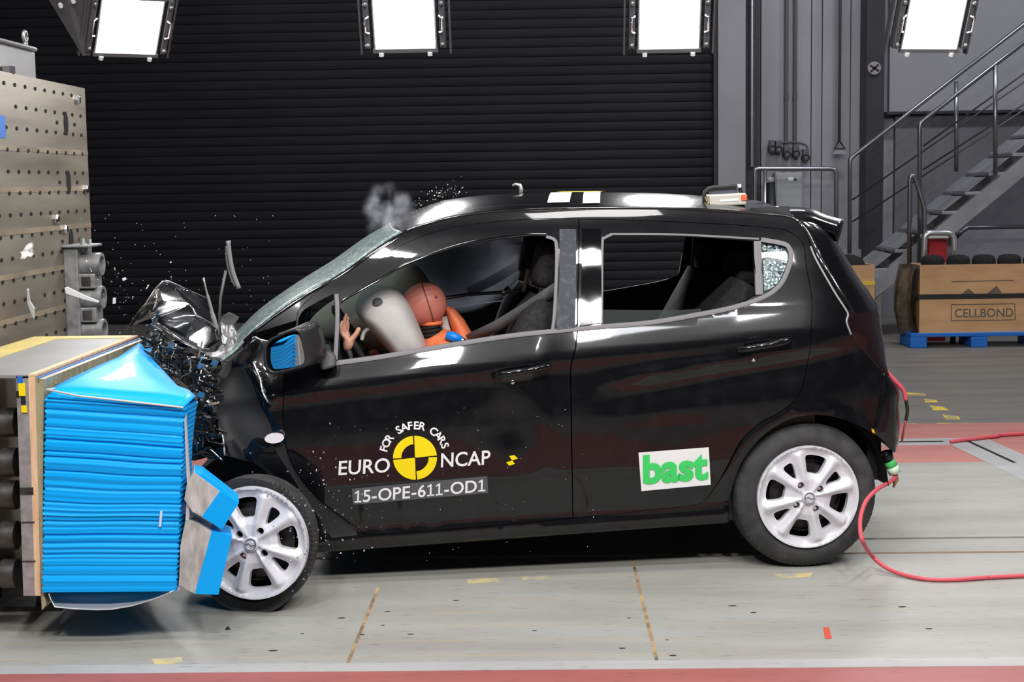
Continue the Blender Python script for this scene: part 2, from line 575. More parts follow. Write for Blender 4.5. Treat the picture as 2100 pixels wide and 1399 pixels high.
yl, yw = MB(), MB()
for pts in (((1860, 865), (1881, 865), (1886, 871), (1856, 871)), ((1922, 864), (1990, 864), (1996, 870), (1918, 870)),
            ((1932, 846), (1966, 850), (1970, 857), (1940, 857)), ((1905, 828), (1932, 830), (1948, 838), (1915, 838)),
            ((1858, 802), (1895, 803), (1900, 808), (1860, 808)), ((1895, 815), (1920, 817), (1925, 822), (1898, 822))):
    floor_patch(yl, pts, -0.0118)
for pts in (((955, 1188), (1020, 1186), (1025, 1194), (960, 1197)), ((1072, 1183), (1120, 1181), (1125, 1187), (1070, 1190)),
            ((310, 1352), (372, 1348), (376, 1360), (318, 1364)), ((1585, 1178), (1668, 1175), (1660, 1184), (1600, 1187))):
    floor_patch(yw, pts, 0.0003)
yl.build('trim_9', YEL)['kind'] = 'structure'
yw.build('trim_19', noisy(mat('faded_yellow_marks', (.5, .45, .3), .6), (.36, .355, .32), (.58, .48, .22), 14, lo=.35, hi=.6))['kind'] = 'structure'
rd = MB(); floor_patch(rd, ((1688, 1288), (1700, 1287), (1706, 1310), (1692, 1311)))
tag(rd.build('tape_scrap', mat('red_tape', (0.6, 0.08, 0.05), 0.6)), 'small red tape scrap stuck on the grey lane in front of the rear wheel', 'tape')
# bolt heads and dark nicks on the planks: worn marks
nick = MB()
for (x, y) in ((742, 1302), (842, 1301), (1502, 1243), (1545, 1257), (795, 1255), (935, 1232), (1290, 1268), (1276, 1330), (1380, 1345),
               (700, 1268), (785, 1283), (1096, 1294), (1368, 1313), (1850, 1245), (1905, 1290), (620, 1300), (560, 1335)):
    c = at_z(x, y); w = random.uniform(0.006, 0.016)
    nick.prism([Vector((c.x + w * math.cos(a), c.y + 0.4 * w * math.sin(a), 0.0005)) for a in [k * math.pi / 4 for k in range(8)]], (0, 0, 0.0006))
nick.build('trim_10', BLACKHOLE)['kind'] = 'structure'

# ---- roller shutter: curled slats over the dark opening
sx1 = at_y(1471, 300, 17.05).x
prof = []
pitch = 0.104
z = -0.3
while z < 7.0:
    for k in range(5):
        t = k / 5
        prof.append((17.05 - 0.007 * math.sin(math.pi * t) ** 0.4, z + pitch * 0.93 * t))
    prof.append((17.05, z + pitch * 0.93)); prof.append((17.068, z + pitch * 0.935)); prof.append((17.068, z + pitch * 0.995))
    z += pitch
sh = MB()
vs, fs = loft([[Vector((XL + 0.02, y, zz)) for y, zz in prof], [Vector((sx1, y, zz)) for y, zz in prof]])
sh.add(vs, fs)
sh.box((XL + 0.02, 17.1, -0.3), (sx1, 17.18, 7.2))
tag(sh.build('door_1', SHUTM, angle=50), kind='structure')
guide = MB().box((sx1 - 0.05, 16.96, -0.3), (sx1 + 0.01, 17.19, 7.3))
guide.build('door_frame', DARKCOL)['kind'] = 'structure'


# ---- wall to the right of the shutter
def wall_piece(name, xa, xb, Y, t, m, z0=-0.2, z1=7.4, y=300):
    X0, X1 = at_y(xa, y, Y).x, at_y(xb, y, Y).x
    return slab(name, X0, X1, Y, Y + t, z0, z1, m)


wall_piece('pillar', 1473, 1529, 16.9, 0.29, WALLG)
wall_piece('column', 1776, 1812, 16.75, 0.4, DARKCOL)
wall_piece('wall_recess', 1529, 1557, 17.1, 0.08, DARKCOL)
for k, (xa, xb, dz) in enumerate(((1561, 1662, 0.0), (1664, 1684, 0.01), (1686, 1742, 0.0), (1744, 1774, 0.012))):
    wall_piece('trim_%d' % (11 + k), xa, xb, 17.11 - dz, 0.08, WALLG)
# right bay under and above the landing
xa = at_y(1822, 300, 17.1).x
slab('trim_15', xa, XR, 17.08, 17.19, at_y(1900, 228, 17.1).z, 7.4, WALLG)
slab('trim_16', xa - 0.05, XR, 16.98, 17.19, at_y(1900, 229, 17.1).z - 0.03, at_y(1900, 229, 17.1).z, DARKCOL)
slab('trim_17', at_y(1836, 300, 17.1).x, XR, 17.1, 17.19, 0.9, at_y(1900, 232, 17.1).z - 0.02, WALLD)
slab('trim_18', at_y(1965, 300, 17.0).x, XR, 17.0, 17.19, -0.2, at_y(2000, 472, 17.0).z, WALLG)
slab('baseboard_back', at_y(1557, 500, 16.95).x, at_y(1776, 500, 16.95).x, 16.95, 17.19, -0.2, at_y(1740, 512, 16.95).z, WALLG)

# downpipe and conduits
def pipe(name, x, y0, y1, Y, rpx, m, label, cat, group=None):
    a, b = at_y(x, y0, Y), at_y(x, y1, Y)
    a = Vector((b.x, Y, a.z)); r = rpx * Y / FPX
    mb = MB().tube([b, a], r, 14)
    for t in (0.2, 0.62):
        c = b.lerp(a, t); mb.tube([c - Vector((0, 0, 0.03)), c + Vector((0, 0, 0.03))], r * 1.15, 14)
    return tag(mb.build(name, m, smooth=True, angle=40), label, cat, group)


PIPEM = mat('galvanised_pipe', (0.34, 0.35, 0.37), 0.28, 0.9)
pipe('downpipe', 1542, -200, 342, 16.95, 5, PIPEM, 'tall bright metal downpipe in the dark recess beside the shutter', 'pipe')
CONDM = mat('grey_conduit', (0.10, 0.10, 0.11), 0.5)
pipe('conduit', 1612, -200, 297, 17.07, 4, CONDM, 'dark cable conduit running down to the socket cluster, nearer the downpipe', 'conduit', 'wall conduits')
pipe('conduit', 1630, -200, 297, 17.07, 4, CONDM, 'dark cable conduit running down to the socket cluster, farther from the downpipe', 'conduit', 'wall conduits')
# pendant with a triangular hanger
pn = thing('pendant_cable', at_y(1721, 300, 16.9), 'thin pendant cable with a triangular hanger on the grey wall', 'cable')
o0 = pn.location
pt = lambda x, y: at_y(x, y, 16.9) - o0
MB().tube([Vector((pt(1721, 290).x, 0, 6)), pt(1721, 290)], 0.016, 8).build('cable', CONDM, pn, smooth=True)
MB().tube([pt(1721, 288), pt(1711, 305), pt(1733, 305), pt(1721, 288)], 0.012, 6).build('hanger', BLACKV, pn)
MB().prism([pt(1714, 304), pt(1730, 304), pt(1736, 316), pt(1708, 316)], (0, 0.04, 0)).build('plate', WALLG, pn)
# socket cluster
SOCKW = ['leftmost of the socket cluster, half hidden by its neighbour', 'second from the left in the socket cluster', 'directly under the nearer conduit',
         'directly under the farther conduit', 'rightmost and lowest of the socket cluster']
for k, (x, y) in enumerate(((1583, 306), (1596, 307), (1613, 317), (1632, 316), (1652, 324))):
    c = at_y(x, y, 17.02)
    t = thing('wall_socket', c, 'round black wall socket, ' + SOCKW[k], 'socket', 'wall sockets')
    M = Matrix.Identity(4)
    MB().lathe([(0.0, -0.045), (0.03, -0.045), (0.034, -0.05), (0.042, -0.05), (0.042, 0.06), (0.0, 0.06)], 18).build('housing', BLACKV, t, angle=40)
    MB().lathe([(0.0, -0.047), (0.022, -0.047), (0.022, -0.044)], 12).build('contact_insert', CONDM, t, angle=40)
    MB().box((-0.03, -0.02, 0.03), (0.03, 0.06, 0.10)).build('cable_gland', CONDM, t, bevel=0.006)
tb = MB().tube([at_y(x, y, 17.05) for x, y in crv([(1583, 304), (1590, 296), (1612, 292), (1640, 293), (1655, 300), (1657, 316)], 5)], 0.012, 6)
tag(tb.build('cable_arch', CONDM, smooth=True), 'thin bent cable arching over the five wall sockets', 'cable')

# tubular guard frame in front of the cabinet
gp = lambda x, y: at_y(x, y, 16.2)
gf = thing('guard_frame', (gp(1640, 500).x, 16.2, -0.012), 'bent tubular steel guard frame in front of the grey wall cabinet', 'guard rail')
L = lambda v: v - gf.location
dn = lambda x: Vector((gp(x, 500).x, 16.2, 0))
MB().tube([L(v) for v in [dn(1548), gp(1548, 360)] + [gp(x, y) for x, y in crv([(1548, 352), (1550, 347), (1558, 346)], 4)] + [gp(1700, 346)] +
          [gp(x, y) for x, y in crv([(1703, 346), (1712, 349), (1715, 358)], 4)] + [dn(1715)]], 0.024, 12).build('frame_tube', PIPEM, gf, smooth=True)
MB().tube([L(dn(1569)), L(gp(1569, 348))], 0.018, 12).build('post', PIPEM, gf, smooth=True)
# cabinet
cb = thing('wall_cabinet', (at_y(1617, 400, 16.85).x, 16.85, 0), 'light grey wall cabinet with two small labels behind the guard frame', 'cabinet')
a, b2 = at_y(1590, 354, 16.85), at_y(1646, 354, 16.85)
CABM = mat('cabinet_grey', (0.36, 0.37, 0.385), 0.45)
MB().box((a.x - cb.location.x, 0, 0.1), (b2.x - cb.location.x, 0.24, a.z)).build('body', CABM, cb, bevel=0.008)
MB().box((a.x - cb.location.x + 0.015, -0.012, 0.13), (b2.x - cb.location.x - 0.015, 0.0, a.z - 0.02)).build('door', CABM, cb, bevel=0.004)
for (x, y, r, m) in ((1622, 367, 0.028, WHITE), (1631, 368, 0.014, BLACKV)):
    c = at_y(x, y, 16.83) - cb.location
    MB().box((c.x - r, -0.016, c.z - r * 0.7), (c.x + r, -0.012, c.z + r * 0.7)).build('label_plate', m, cb)
MB().box((at_y(1640, 418, 16.83).x - cb.location.x - 0.02, -0.035, 0.95), (at_y(1640, 418, 16.83).x - cb.location.x + 0.02, -0.012, 1.08)).build('latch', BLACKV, cb)
cn = thing('traffic_cone', (at_y(1584, 420, 16.3).x, 16.3, -0.012), 'dark folded strap cone with a white knob standing beside the cabinet', 'cone')
zt = at_y(1580, 372, 16.3).z
MB().tube([(0.02, 0, 0.02), (-0.02, 0, zt)], [0.10, 0.045], 14).build('sleeve', BLACKV, cn, smooth=True)
MB().lathe([(0, -0.03), (0.03, -0.02), (0.036, 0.0), (0.03, 0.02), (0, 0.03)], 12, 0, Matrix.Translation((-0.02, 0, zt + 0.03)) @ Matrix.Rotation(math.pi / 2, 4, 'X')).build('knob', WHITE, cn, smooth=True)
# round sign with a cross on the dark column
sg = thing('round_sign', at_y(1793, 140, 16.73), 'small round pale sign with a dark cross on the charcoal column', 'sign')
MB().lathe([(0, -0.012), (0.068, -0.012), (0.072, -0.006), (0.072, 0.02), (0, 0.02)], 28).build('disc', mat('pale_sign', (0.32, 0.29, 0.31), 0.5), sg, angle=40)
cm = MB()
for a_ in (0.6, -0.75):
    cm.box((-0.058, -0.016, -0.011), (0.058, -0.0125, 0.011), 0, Matrix.Rotation(a_, 4, 'Y'))
cm.build('cross_mark', BLACKV, sg)

# ---- steel staircase rising to the right
SY0, SY1 = 14.7, 15.6
st = thing('staircase', (at_y(1837, 512, SY0).x, SY0, -0.012), 'open tread grey steel staircase with tube handrails rising to the right', 'staircase')
SO = st.location
sp_ = lambda x, y, Y: at_y(x, y, Y) - SO
STM = noisy(mat('grey_stair_steel', (0.30, 0.30, 0.32), 0.5, 0.3), (0.26, 0.26, 0.28), (0.33, 0.33, 0.35), 5)
RAILM = mat('rail_tube', (0.26, 0.265, 0.28), 0.3, 0.9)
RAILD = mat('dark_rail_tube', (0.10, 0.10, 0.11), 0.35, 0.7)
t0 = sp_(1837, 512, SY0); run, rise = 47 * SY0 / FPX, 38.5 * SY0 / FPX
for k in range(-3, 17):
    x, zt = t0.x + run * k, t0.z + rise * k
    if zt < 0.02: continue
    MB().prism([Vector((x + 0.02, 0.05, zt + 0.004)), Vector((x + run * 0.86, 0.05, zt + rise * 0.76)), Vector((x + run * 0.86, SY1 - SY0 - 0.05, zt + rise * 0.76)), Vector((x + 0.02, SY1 - SY0 - 0.05, zt + 0.004))], (0.008, 0, 0)).build('kick_plate', STM, st)
    MB().box((x, 0.03, zt - 0.035), (x + run * 1.12, SY1 - SY0 - 0.03, zt)).build('tread', STM, st, bevel=0.006)
slope = Vector((run, 0, rise)).normalized()
for yy in (0.0, SY1 - SY0 - 0.03):
    A = Vector((t0.x + run * 0.75 - slope.x * 1.2, yy, t0.z - 0.02 - slope.z * 1.2)); Bv = A + slope * 6.6
    up = Vector((0, 0, 0.17))
    A0 = A
    MB().prism([A0, Bv, Bv + up, A0 + up] if False else [A0 - up * 0.9, Bv - up * 0.9, Bv + up * 0.2, A0 + up * 0.2], (0, 0.03, 0)).build('stringer', STM, st)
# bottom riser casing
MB().box((t0.x - run * 1.0, 0.03, 0.0), (t0.x - run * 0.55, SY1 - SY0 - 0.05, t0.z - rise - 0.03)).build('base_casing', STM, st)
# near handrail (at SY0) and far handrail (at SY1)
nr = lambda x, y: sp_(x, y, SY0)
fr_ = lambda x, y: sp_(x, y, SY1)
MB().tube([nr(1886, 560)] + [nr(x, y) for x, y in ((1886, 262), (1887, 254), (1893, 247))] + [nr(2450, -183)], 0.022, 10).build('handrail', RAILM, st, smooth=True)
MB().tube([fr_(1742, 520)] + [fr_(x, y) for x, y in ((1743, 333), (1744, 326), (1750, 320))] + [fr_(2450, -222)], 0.022, 10).build('handrail', RAILM, st, smooth=True)
for x, ya, yb in ((2041, 131, 358), ):
    MB().tube([nr(x, ya), nr(x, yb)], 0.021, 10).build('post', RAILM, st, smooth=True)
for x, ya, yb in ((1961, 167, 352), ):
    MB().tube([fr_(x, ya), fr_(x, yb)], 0.021, 10).build('post', RAILM, st, smooth=True)
for f, ln in ((nr, ((1893, 348), (2450, -13))), (nr, ((1893, 300), (2450, -101))), (fr_, ((1748, 410), (2450, -73))), (fr_, ((1748, 455), (2450, -2)))):
    MB().tube([f(*ln[0]), f(*ln[1])], 0.009, 8).build('mid_rail', RAILD, st, smooth=True)
# newel bow at the foot of the stairs
nb = thing('stair_bow', (at_y(1866, 500, 14.4).x, 14.4, -0.012), 'tall narrow tube bow standing at the foot of the stairs', 'guard rail')
L = lambda x, y: at_y(x, y, 14.4) - nb.location
MB().tube([Vector((0, 0, 0)), L(1866, 380)] + [L(x, y) for x, y in crv([(1866, 370), (1868, 362), (1874, 362), (1880, 374)], 4)] + [L(1894, 420), L(1896, 430), Vector((L(1896, 480).x, 0, 0))],
          0.022, 12).build('bow_tube', RAILM, nb, smooth=True)
# bright U frame with the red box behind
uf = thing('hoop_frame', (at_y(1925, 520, 14.05).x, 14.05, -0.012), 'bright inverted U tube hoop behind the big cardboard box', 'guard rail')
L = lambda x, y: at_y(x, y, 14.05) - uf.location
MB().tube([Vector((L(1896, 500).x, 0, 0)), L(1896, 494)] + [L(x, y) for x, y in crv([(1897, 486), (1902, 480), (1910, 478)], 4)] + [L(x, y) for x, y in crv([(1942, 478), (1951, 481), (1956, 488)], 4)] +
          [L(1957, 496), Vector((L(1957, 500).x, 0, 0))], 0.027, 14).build('hoop_tube', mat('bright_tube', (0.7, 0.72, 0.74), 0.25, 0.8), uf, smooth=True)
rb = thing('red_cabinet', (at_y(1925, 520, 14.25).x, 14.25, -0.012), 'red box with a pale lid seen through the bright hoop', 'box')
a, b2 = at_y(1906, 490, 14.25) - rb.location, at_y(1942, 519, 14.25) - rb.location
MB().box((a.x, 0, 0), (b2.x, 0.3, a.z)).build('body', mat('red_enamel', (0.42, 0.02, 0.03), 0.4), rb, bevel=0.01)
MB().box((a.x - 0.01, -0.01, a.z), (b2.x + 0.01, 0.31, a.z + 0.03)).build('lid', WHITE, rb, bevel=0.006)
# low railing at the right
lr = thing('low_railing', (at_y(2020, 470, 16.3).x, 16.3, -0.012), 'low horizontal tube railing in front of the pale wall under the stairs', 'guard rail')
L = lambda x, y: at_y(x, y, 16.3) - lr.location
MB().tube([L(1958, 490), L(1975, 473), L(1985, 467), L(2150, 464)], 0.024, 10).build('rail_tube', RAILM, lr, smooth=True)
MB().tube([L(2150, 464), Vector((L(2150, 464).x, 0, 0))], 0.024, 10).build('post', RAILM, lr, smooth=True)
MB().tube([L(1958, 490), Vector((L(1958, 464).x, 0, 0))], 0.024, 10).build('post', RAILM, lr, smooth=True)

# ---- cardboard boxes on blue pallets
CARD = noisy(mat('cardboard', (0.6, 0.36, 0.19), 0.8), (0.56, 0.32, 0.16), (0.66, 0.40, 0.21), 3, (1, 1, 4))
WRAP = noisy(mat('brown_stretch_wrap', (0.10, 0.075, 0.055), 0.3), (0.06, 0.045, 0.035), (0.2, 0.16, 0.12), 9, bump=0.6)
STRAP = mat('black_strap', (0.02, 0.02, 0.022), 0.4)


def pallet(c, w, d, label):
    t = thing('pallet', (c.x, c.y, -0.012), label, 'pallet', 'blue pallets under the cardboard boxes')
    for i in range(3):
        for k in range(3):
            MB().box((-w / 2 + i * (w - 0.15) / 2, k * (d - 0.14) / 2, 0.0), (-w / 2 + i * (w - 0.15) / 2 + 0.15, k * (d - 0.14) / 2 + 0.14, 0.10)).build('block', BLUE2, t, bevel=0.01)
    MB().box((-w / 2, 0, 0.10), (w / 2, d, 0.135)).build('deck', BLUE2, t, bevel=0.006)
    return t


def text_mesh(s, bold=0.0):
    cu = bpy.data.curves.new('lettering', 'FONT'); cu.body = s; cu.size = 1.0; cu.offset = bold; cu.resolution_u = 4
    o = bpy.data.objects.new('lettering', cu); COL.objects.link(o)
    dg = bpy.context.evaluated_depsgraph_get(); dg.update()
    me = o.evaluated_get(dg).to_mesh()
    vs = [Vector((v.co.x, v.co.y)) for v in me.vertices]; fs = [list(p.vertices) for p in me.polygons]
    o.evaluated_get(dg).to_mesh_clear()
    bpy.data.objects.remove(o); bpy.data.curves.remove(cu)
    return vs, fs


BY = 13.5
g0 = at_z(1866, 714, -0.012); BY = g0.y
X0 = at_y(1886, 600, BY).x; X1 = at_y(2150, 600, BY).x
zb, zt = at_y(1890, 690, BY).z, at_y(1885, 544, BY).z
pallet(Vector((at_y(1866, 700, BY).x + 0.62, BY - 0.02, 0)), 1.24, 0.42, 'blue pallet with block feet under the big lettered cardboard box')
bx = thing('cardboard_box', (X0, BY, zb), 'big brown cardboard box with black strap and outlined lettering on a blue pallet', 'box', 'cardboard boxes')
W_, D_, H_ = X1 - X0, 0.38, zt - zb
sh = MB()
for lo, hi in (((0, 0, 0), (W_, 0.02, H_)), ((0, D_ - 0.02, 0), (W_, D_, H_)), ((0, 0.02, 0), (0.02, D_ - 0.02, H_)), ((W_ - 0.02, 0.02, 0), (W_, D_ - 0.02, H_)), ((0, 0, 0), (W_, D_, 0.02))):
    sh.box(lo, hi)
sh.build('carton', CARD, bx)
wr = MB()
rows = []
for i in range(9):
    yy = -0.0 + i * D_ / 8
    rows.append([Vector((-0.03 - 0.05 * math.sin(3.1 * k / 6) - 0.02 * random.random() - (0.06 if i > 3 else 0), yy, H_ * k / 6 * 1.0)) for k in range(7)])
vs, fs = loft(rows); wr.add(vs, fs)
vs, fs = loft([[v + Vector((0.04, 0, 0)) for v in r] for r in rows]); wr.add(vs, fs)
wr.build('stretch_wrap', WRAP, bx, smooth=True)
zs = at_y(1900, 609, BY).z - zb
MB().box((-0.012, -0.006, zs - 0.022), (W_ + 0.01, D_ + 0.006, zs + 0.022)).build('strap', STRAP, bx)
INK = mat('faded_carton_ink', (0.15, 0.11, 0.085), 0.8)
ink = MB()
bp_ = lambda x, y: at_y(x, y, BY - 0.003) - bx.location
vs, fs = text_mesh('CELLBOND', 0.012)
wd = max(v.x for v in vs)
q0, q1 = bp_(1957, 651), bp_(2078, 650)
sc = (q1.x - q0.x) / wd
ink.add([Vector((q0.x + v.x * sc, -0.003, q0.z + v.y * sc * 1.05)) for v in vs], fs)


def bar(mb, xa, ya, xb, yb, w=0.006):
    p, q = bp_(xa, ya), bp_(xb, yb); d = (q - p).normalized(); n = Vector((-d.z, 0, d.x)) * w
    mb.add([p + n, q + n, q - n, p - n], [(0, 1, 2, 3)])


for e in ((1951, 625, 2081, 623), (2081, 623, 2082, 656), (2082, 656, 1951, 658), (1951, 658, 1951, 625), (1951, 578, 2080, 575)): bar(ink, *e, 0.004)
ink.add([bp_(1972, 603), bp_(1986, 592), bp_(2000, 603)], [(0, 1, 2)]); ink.add([bp_(2024, 602), bp_(2044, 586), bp_(2055, 601)], [(0, 1, 2)])
ink.build('printed_lettering', INK, bx)
FOAM = noisy(mat('black_foam', (0.008, 0.008, 0.008), 0.9), (0.004, 0.004, 0.004), (0.014, 0.014, 0.014), 30, bump=0.8)
WORDS = ['nearest the wrapped corner', 'second from the wrapped corner', 'third from the wrapped corner', 'fourth from the wrapped corner', 'at the right edge of the photo']
for k in range(5):
    xx = X0 + 0.08 + W_ * (k + 0.3) / 5
    t = thing('foam_roll', (xx, BY + 0.14, zb + 0.022), 'black foam roll standing in the big cardboard box, ' + WORDS[k], 'foam roll', 'black foam rolls in the cardboard boxes')
    MB().lathe([(0.0, 0.0), (0.10, 0.0), (0.105, 0.012), (0.105, H_ + 0.01), (0.09, H_ + 0.045), (0.05, H_ + 0.06), (0.0, H_ + 0.06)], 22, 0, Matrix.Rotation(math.pi / 2, 4, 'X')).build('roll', FOAM, t, smooth=True)
# left box, half hidden by the car
BY2 = 13.9
Xa, Xb = at_y(1700, 600, BY2).x, at_y(1793, 600, BY2).x
zt2, zb2 = at_y(1770, 544, BY2).z, 0.135
pallet(Vector(((Xa + Xb) / 2, BY2 - 0.02, 0)), Xb - Xa + 0.02, 0.8, 'blue pallet under the smaller yellow taped cardboard box behind the car')
b2o = thing('cardboard_box', (Xa, BY2, zb2 - 0.012), 'smaller brown cardboard box with yellow tape behind the rear of the car', 'box', 'cardboard boxes')
H2 = zt2 - zb2 + 0.012; W2 = Xb - Xa
sh = MB()
for lo, hi in (((0, 0, 0), (W2, 0.02, H2)), ((0, 0.68, 0), (W2, 0.7, H2)), ((0, 0.02, 0), (0.02, 0.68, H2)), ((W2 - 0.02, 0.02, 0), (W2, 0.68, H2)), ((0, 0, 0), (W2, 0.7, 0.02))): sh.box(lo, hi)
sh.build('carton', CARD, b2o)
zy = at_y(1780, 581, BY2).z - b2o.location.z
MB().box((-0.004, -0.006, zy - 0.016), (W2 + 0.004, 0.706, zy + 0.016)).build('tape_band', mat('yellow_tape', (0.75, 0.6, 0.05), 0.5), b2o)
t = thing('foam_roll', (Xb - 0.2, BY2 + 0.2, zb2 + 0.012), 'black foam heap showing over the smaller cardboard box', 'foam roll', 'black foam rolls in the cardboard boxes')
MB().lathe([(0.0, 0.0), (0.17, 0.0), (0.17, H2 - 0.05), (0.13, H2 + 0.03), (0.06, H2 + 0.06), (0.0, H2 + 0.07)], 16, 0, Matrix.Rotation(math.pi / 2, 4, 'X')).build('roll', FOAM, t, smooth=True)
# ------------------------------------------------------------------ steel impact block at the left
BXF = -2.2
BLKM = mat('brushed_block_steel', (0.2, 0.18, 0.15), 0.45, 0.35)
_b = BLKM.node_tree.nodes['Principled BSDF']
_tc = nd(BLKM, 'ShaderNodeTexCoord'); _mp = nd(BLKM, 'ShaderNodeMapping'); _mp.inputs['Scale'].default_value = (1, 0.5, 5)
lk(BLKM, _tc.outputs['Object'], _mp.inputs[0])
_n = nd(BLKM, 'ShaderNodeTexNoise'); _n.inputs['Scale'].default_value = 1.6; _n.inputs['Detail'].default_value = 7
lk(BLKM, _mp.outputs[0], _n.inputs['Vector'])
_r = nd(BLKM, 'ShaderNodeValToRGB')
_r.color_ramp.elements[0].position = 0.3; _r.color_ramp.elements[0].color = (0.17, 0.145, 0.11, 1)
_r.color_ramp.elements[1].position = 0.7; _r.color_ramp.elements[1].color = (0.36, 0.32, 0.26, 1)
lk(BLKM, _n.outputs['Fac'], _r.inputs[0]); lk(BLKM, _r.outputs[0], _b.inputs['Base Color'])
yfar = at_x(179, 300, BXF).y
ztop = at_x(178, 182, BXF).z
blk = thing('impact_block', (BXF, yfar, -0.012), 'massive brownish steel impact block with rows of bolt holes', 'block')
y_near = 4.2
mb = MB()
mb.box((-1.6, y_near - yfar, 0), (0, 0, ztop + 0.012))
COURSE = noisy(mat('worn_course_edge', (.4, .33, .24), .4, .3), (.28, .23, .17), (.46, .38, .27), 3, (1, 1, 1))
# seam ledges between the plate courses
for ys in (313, 387, 462, 540, 618):
    zz = at_x(175, ys, BXF).z + 0.012
    if zz > 0.05: MB().box((-0.01, y_near - yfar, zz - 0.012), (0.002, 0, zz + 0.010)).build('course_edge', COURSE, blk)
mb.build('body', BLKM, blk)
holes = MB()


def disc(mb, c, r, ax='x', n=10, sx=1.0, sz=1.0, mi=0, th=0.003):
    pts = [Vector((0, r * sx * math.cos(a), r * sz * math.sin(a))) for a in [2 * math.pi * k / n for k in range(n)]]
    mb.prism([c + p for p in pts], (th, 0, 0), mi)


for row in range(-1, 14):
    zz = at_x(170, 200 + 38.7 * row, BXF).z + 0.012
    if zz > ztop - 0.03 or zz < 0.1: continue
    k = 0; yy = -0.09
    while yy > y_near - yfar + 0.1:
        if not (row % 3 == 1 and random.random() < 0.15): disc(holes, Vector((0, yy, zz)), 0.0085, sx=1.7)
        yy -= 0.128
    if row % 3 == 1:
        for y0 in (-0.32, -1.52, -2.6):
            disc(holes, Vector((0, y0, zz - 0.045)), 0.012, n=12, sx=2.6, sz=4.6)
            for dy in (-0.13, 0.13): disc(holes, Vector((0, y0 + dy, zz - 0.045)), 0.009, sx=1.8)
holes.build('bolt_hole', BLACKHOLE, blk)['kind'] = 'stuff'
for (x, y) in ((156, 205), (174, 388), (112, 449), (130, 470)):
    c = at_x(x, y, BXF) - blk.location
    MB().lathe([(0, -0.02), (0.016, -0.02), (0.022, -0.012), (0.022, 0.0), (0, 0.0)], 6, 0, Matrix.Translation(c) @ Matrix.Rotation(math.pi / 2, 4, 'Z')).build('bolt', CHROME, blk)
# blue tape on the block
c = at_x(4, 260, BXF)
tp = MB(); tp.box((c.x, c.y - 0.16, c.z - 0.045), (c.x + 0.003, c.y + 0.035, c.z + 0.045))
tag(tp.build('tape_patch', BLUE2), 'piece of bright blue tape on the steel block at the left edge', 'tape')
# cap housing on top
cap = thing('steel_cap', (BXF - 0.02, at_x(98, 160, BXF).y, ztop), 'plain grey steel housing with an eye bolt on top of the impact block', 'housing')
cy = cap.location.y
zc = at_x(95, 112, BXF - 0.05).z - ztop
MB().box((-1.0, -1.7, 0.0), (-0.03, 0.0, zc)).box((-1.02, -1.72, zc), (-0.02, 0.01, zc + 0.02)).build('housing', noisy(mat('grey_cap_steel', (0.2, 0.2, 0.2), 0.5, 0.2), (0.17, 0.17, 0.17), (0.22, 0.22, 0.215), 4), cap, bevel=0.01)
e = at_x(52, 100, BXF - 0.1) - cap.location; e.z = zc + 0.02
ring = [e + Vector((0, 0.022 * math.cos(a), 0.05 + 0.022 * math.sin(a))) for a in [2 * math.pi * k / 16 for k in range(17)]]
MB().tube([e, e + Vector((0, 0, 0.03))], 0.012, 10).tube(ring, 0.008, 8).build('eye_bolt', STEEL, cap, smooth=True)
nut = at_x(22, 152, BXF - 0.01) - cap.location
MB().lathe([(0, -0.03), (0.03, -0.03), (0.03, 0.0), (0, 0.0)], 6, 0, Matrix.Translation((0.0, nut.y, 0.0)) @ Matrix.Rotation(-math.pi / 2, 4, 'X')).build('hex_nut', CHROME, cap)

# bracket with three tube lugs
BRY = 6.95
q = lambda x, y: at_y(x, y, BRY)
br = thing('lug_bracket', (q(180, 690).x, BRY, 0.0), 'grey steel bracket with three stacked open tube lugs beside the impact block', 'bracket')
L = lambda x, y: q(x, y) - br.location
BRM = noisy(mat('cast_grey_steel', (0.25, 0.255, 0.26), 0.5, 0.4), (0.2, 0.2, 0.205), (0.33, 0.335, 0.34), 25)
tl, br_ = L(158, 507), L(165, 700)
MB().box((BXF - br.location.x, -0.05, 0.0), (tl.x + 0.015, 0.16, tl.z)).build('back_plate', BRM, br, bevel=0.006)
MB().box((BXF - br.location.x, -0.07, tl.z - 0.0), (L(205, 507).x - 0.03, 0.14, tl.z + 0.012)).build('top_plate', BRM, br, bevel=0.004)
xe = L(207, 540).x
for yc in (542, 610, 678):
    c = L(200, yc); r = 0.053
    mb = MB().lathe([(r * 0.72, 0.0), (r, 0.0), (r, xe - tl.x), (r * 0.72, xe - tl.x), (r * 0.72, 0.02)], 24, 0, Matrix.Translation((tl.x, 0.02, c.z)) @ Matrix.Rotation(-math.pi / 2, 4, 'Z'))
    o = mb.build('tube_lug', BRM, br, angle=40)
    MB().lathe([(0, 0.0), (r * 0.72, 0.0)], 24, 0, Matrix.Translation((tl.x + 0.03, 0.02, c.z)) @ Matrix.Rotation(-math.pi / 2, 4, 'Z')).build('bore', BLACKHOLE, o)
for yc in (576, 645):
    c = L(190, yc)
    o = MB().box((tl.x, -0.04, c.z - 0.034), (xe - 0.022, 0.08, c.z + 0.034)).build('spacer_block', BRM, br, bevel=0.005)
    MB().box((tl.x + 0.025, -0.043, c.z - 0.022), (xe - 0.04, -0.04, c.z + 0.022)).build('recess_panel', DARKSTEEL, o)
c = L(178, 499)
MB().tube([(c.x - 0.02, 0.0, tl.z + 0.012), (c.x - 0.02, 0, tl.z + 0.04)], 0.014, 6).tube([(c.x + 0.012, 0.0, tl.z + 0.012), (c.x + 0.012, 0, tl.z + 0.036)], 0.012, 6).build('stud', CHROME, br)

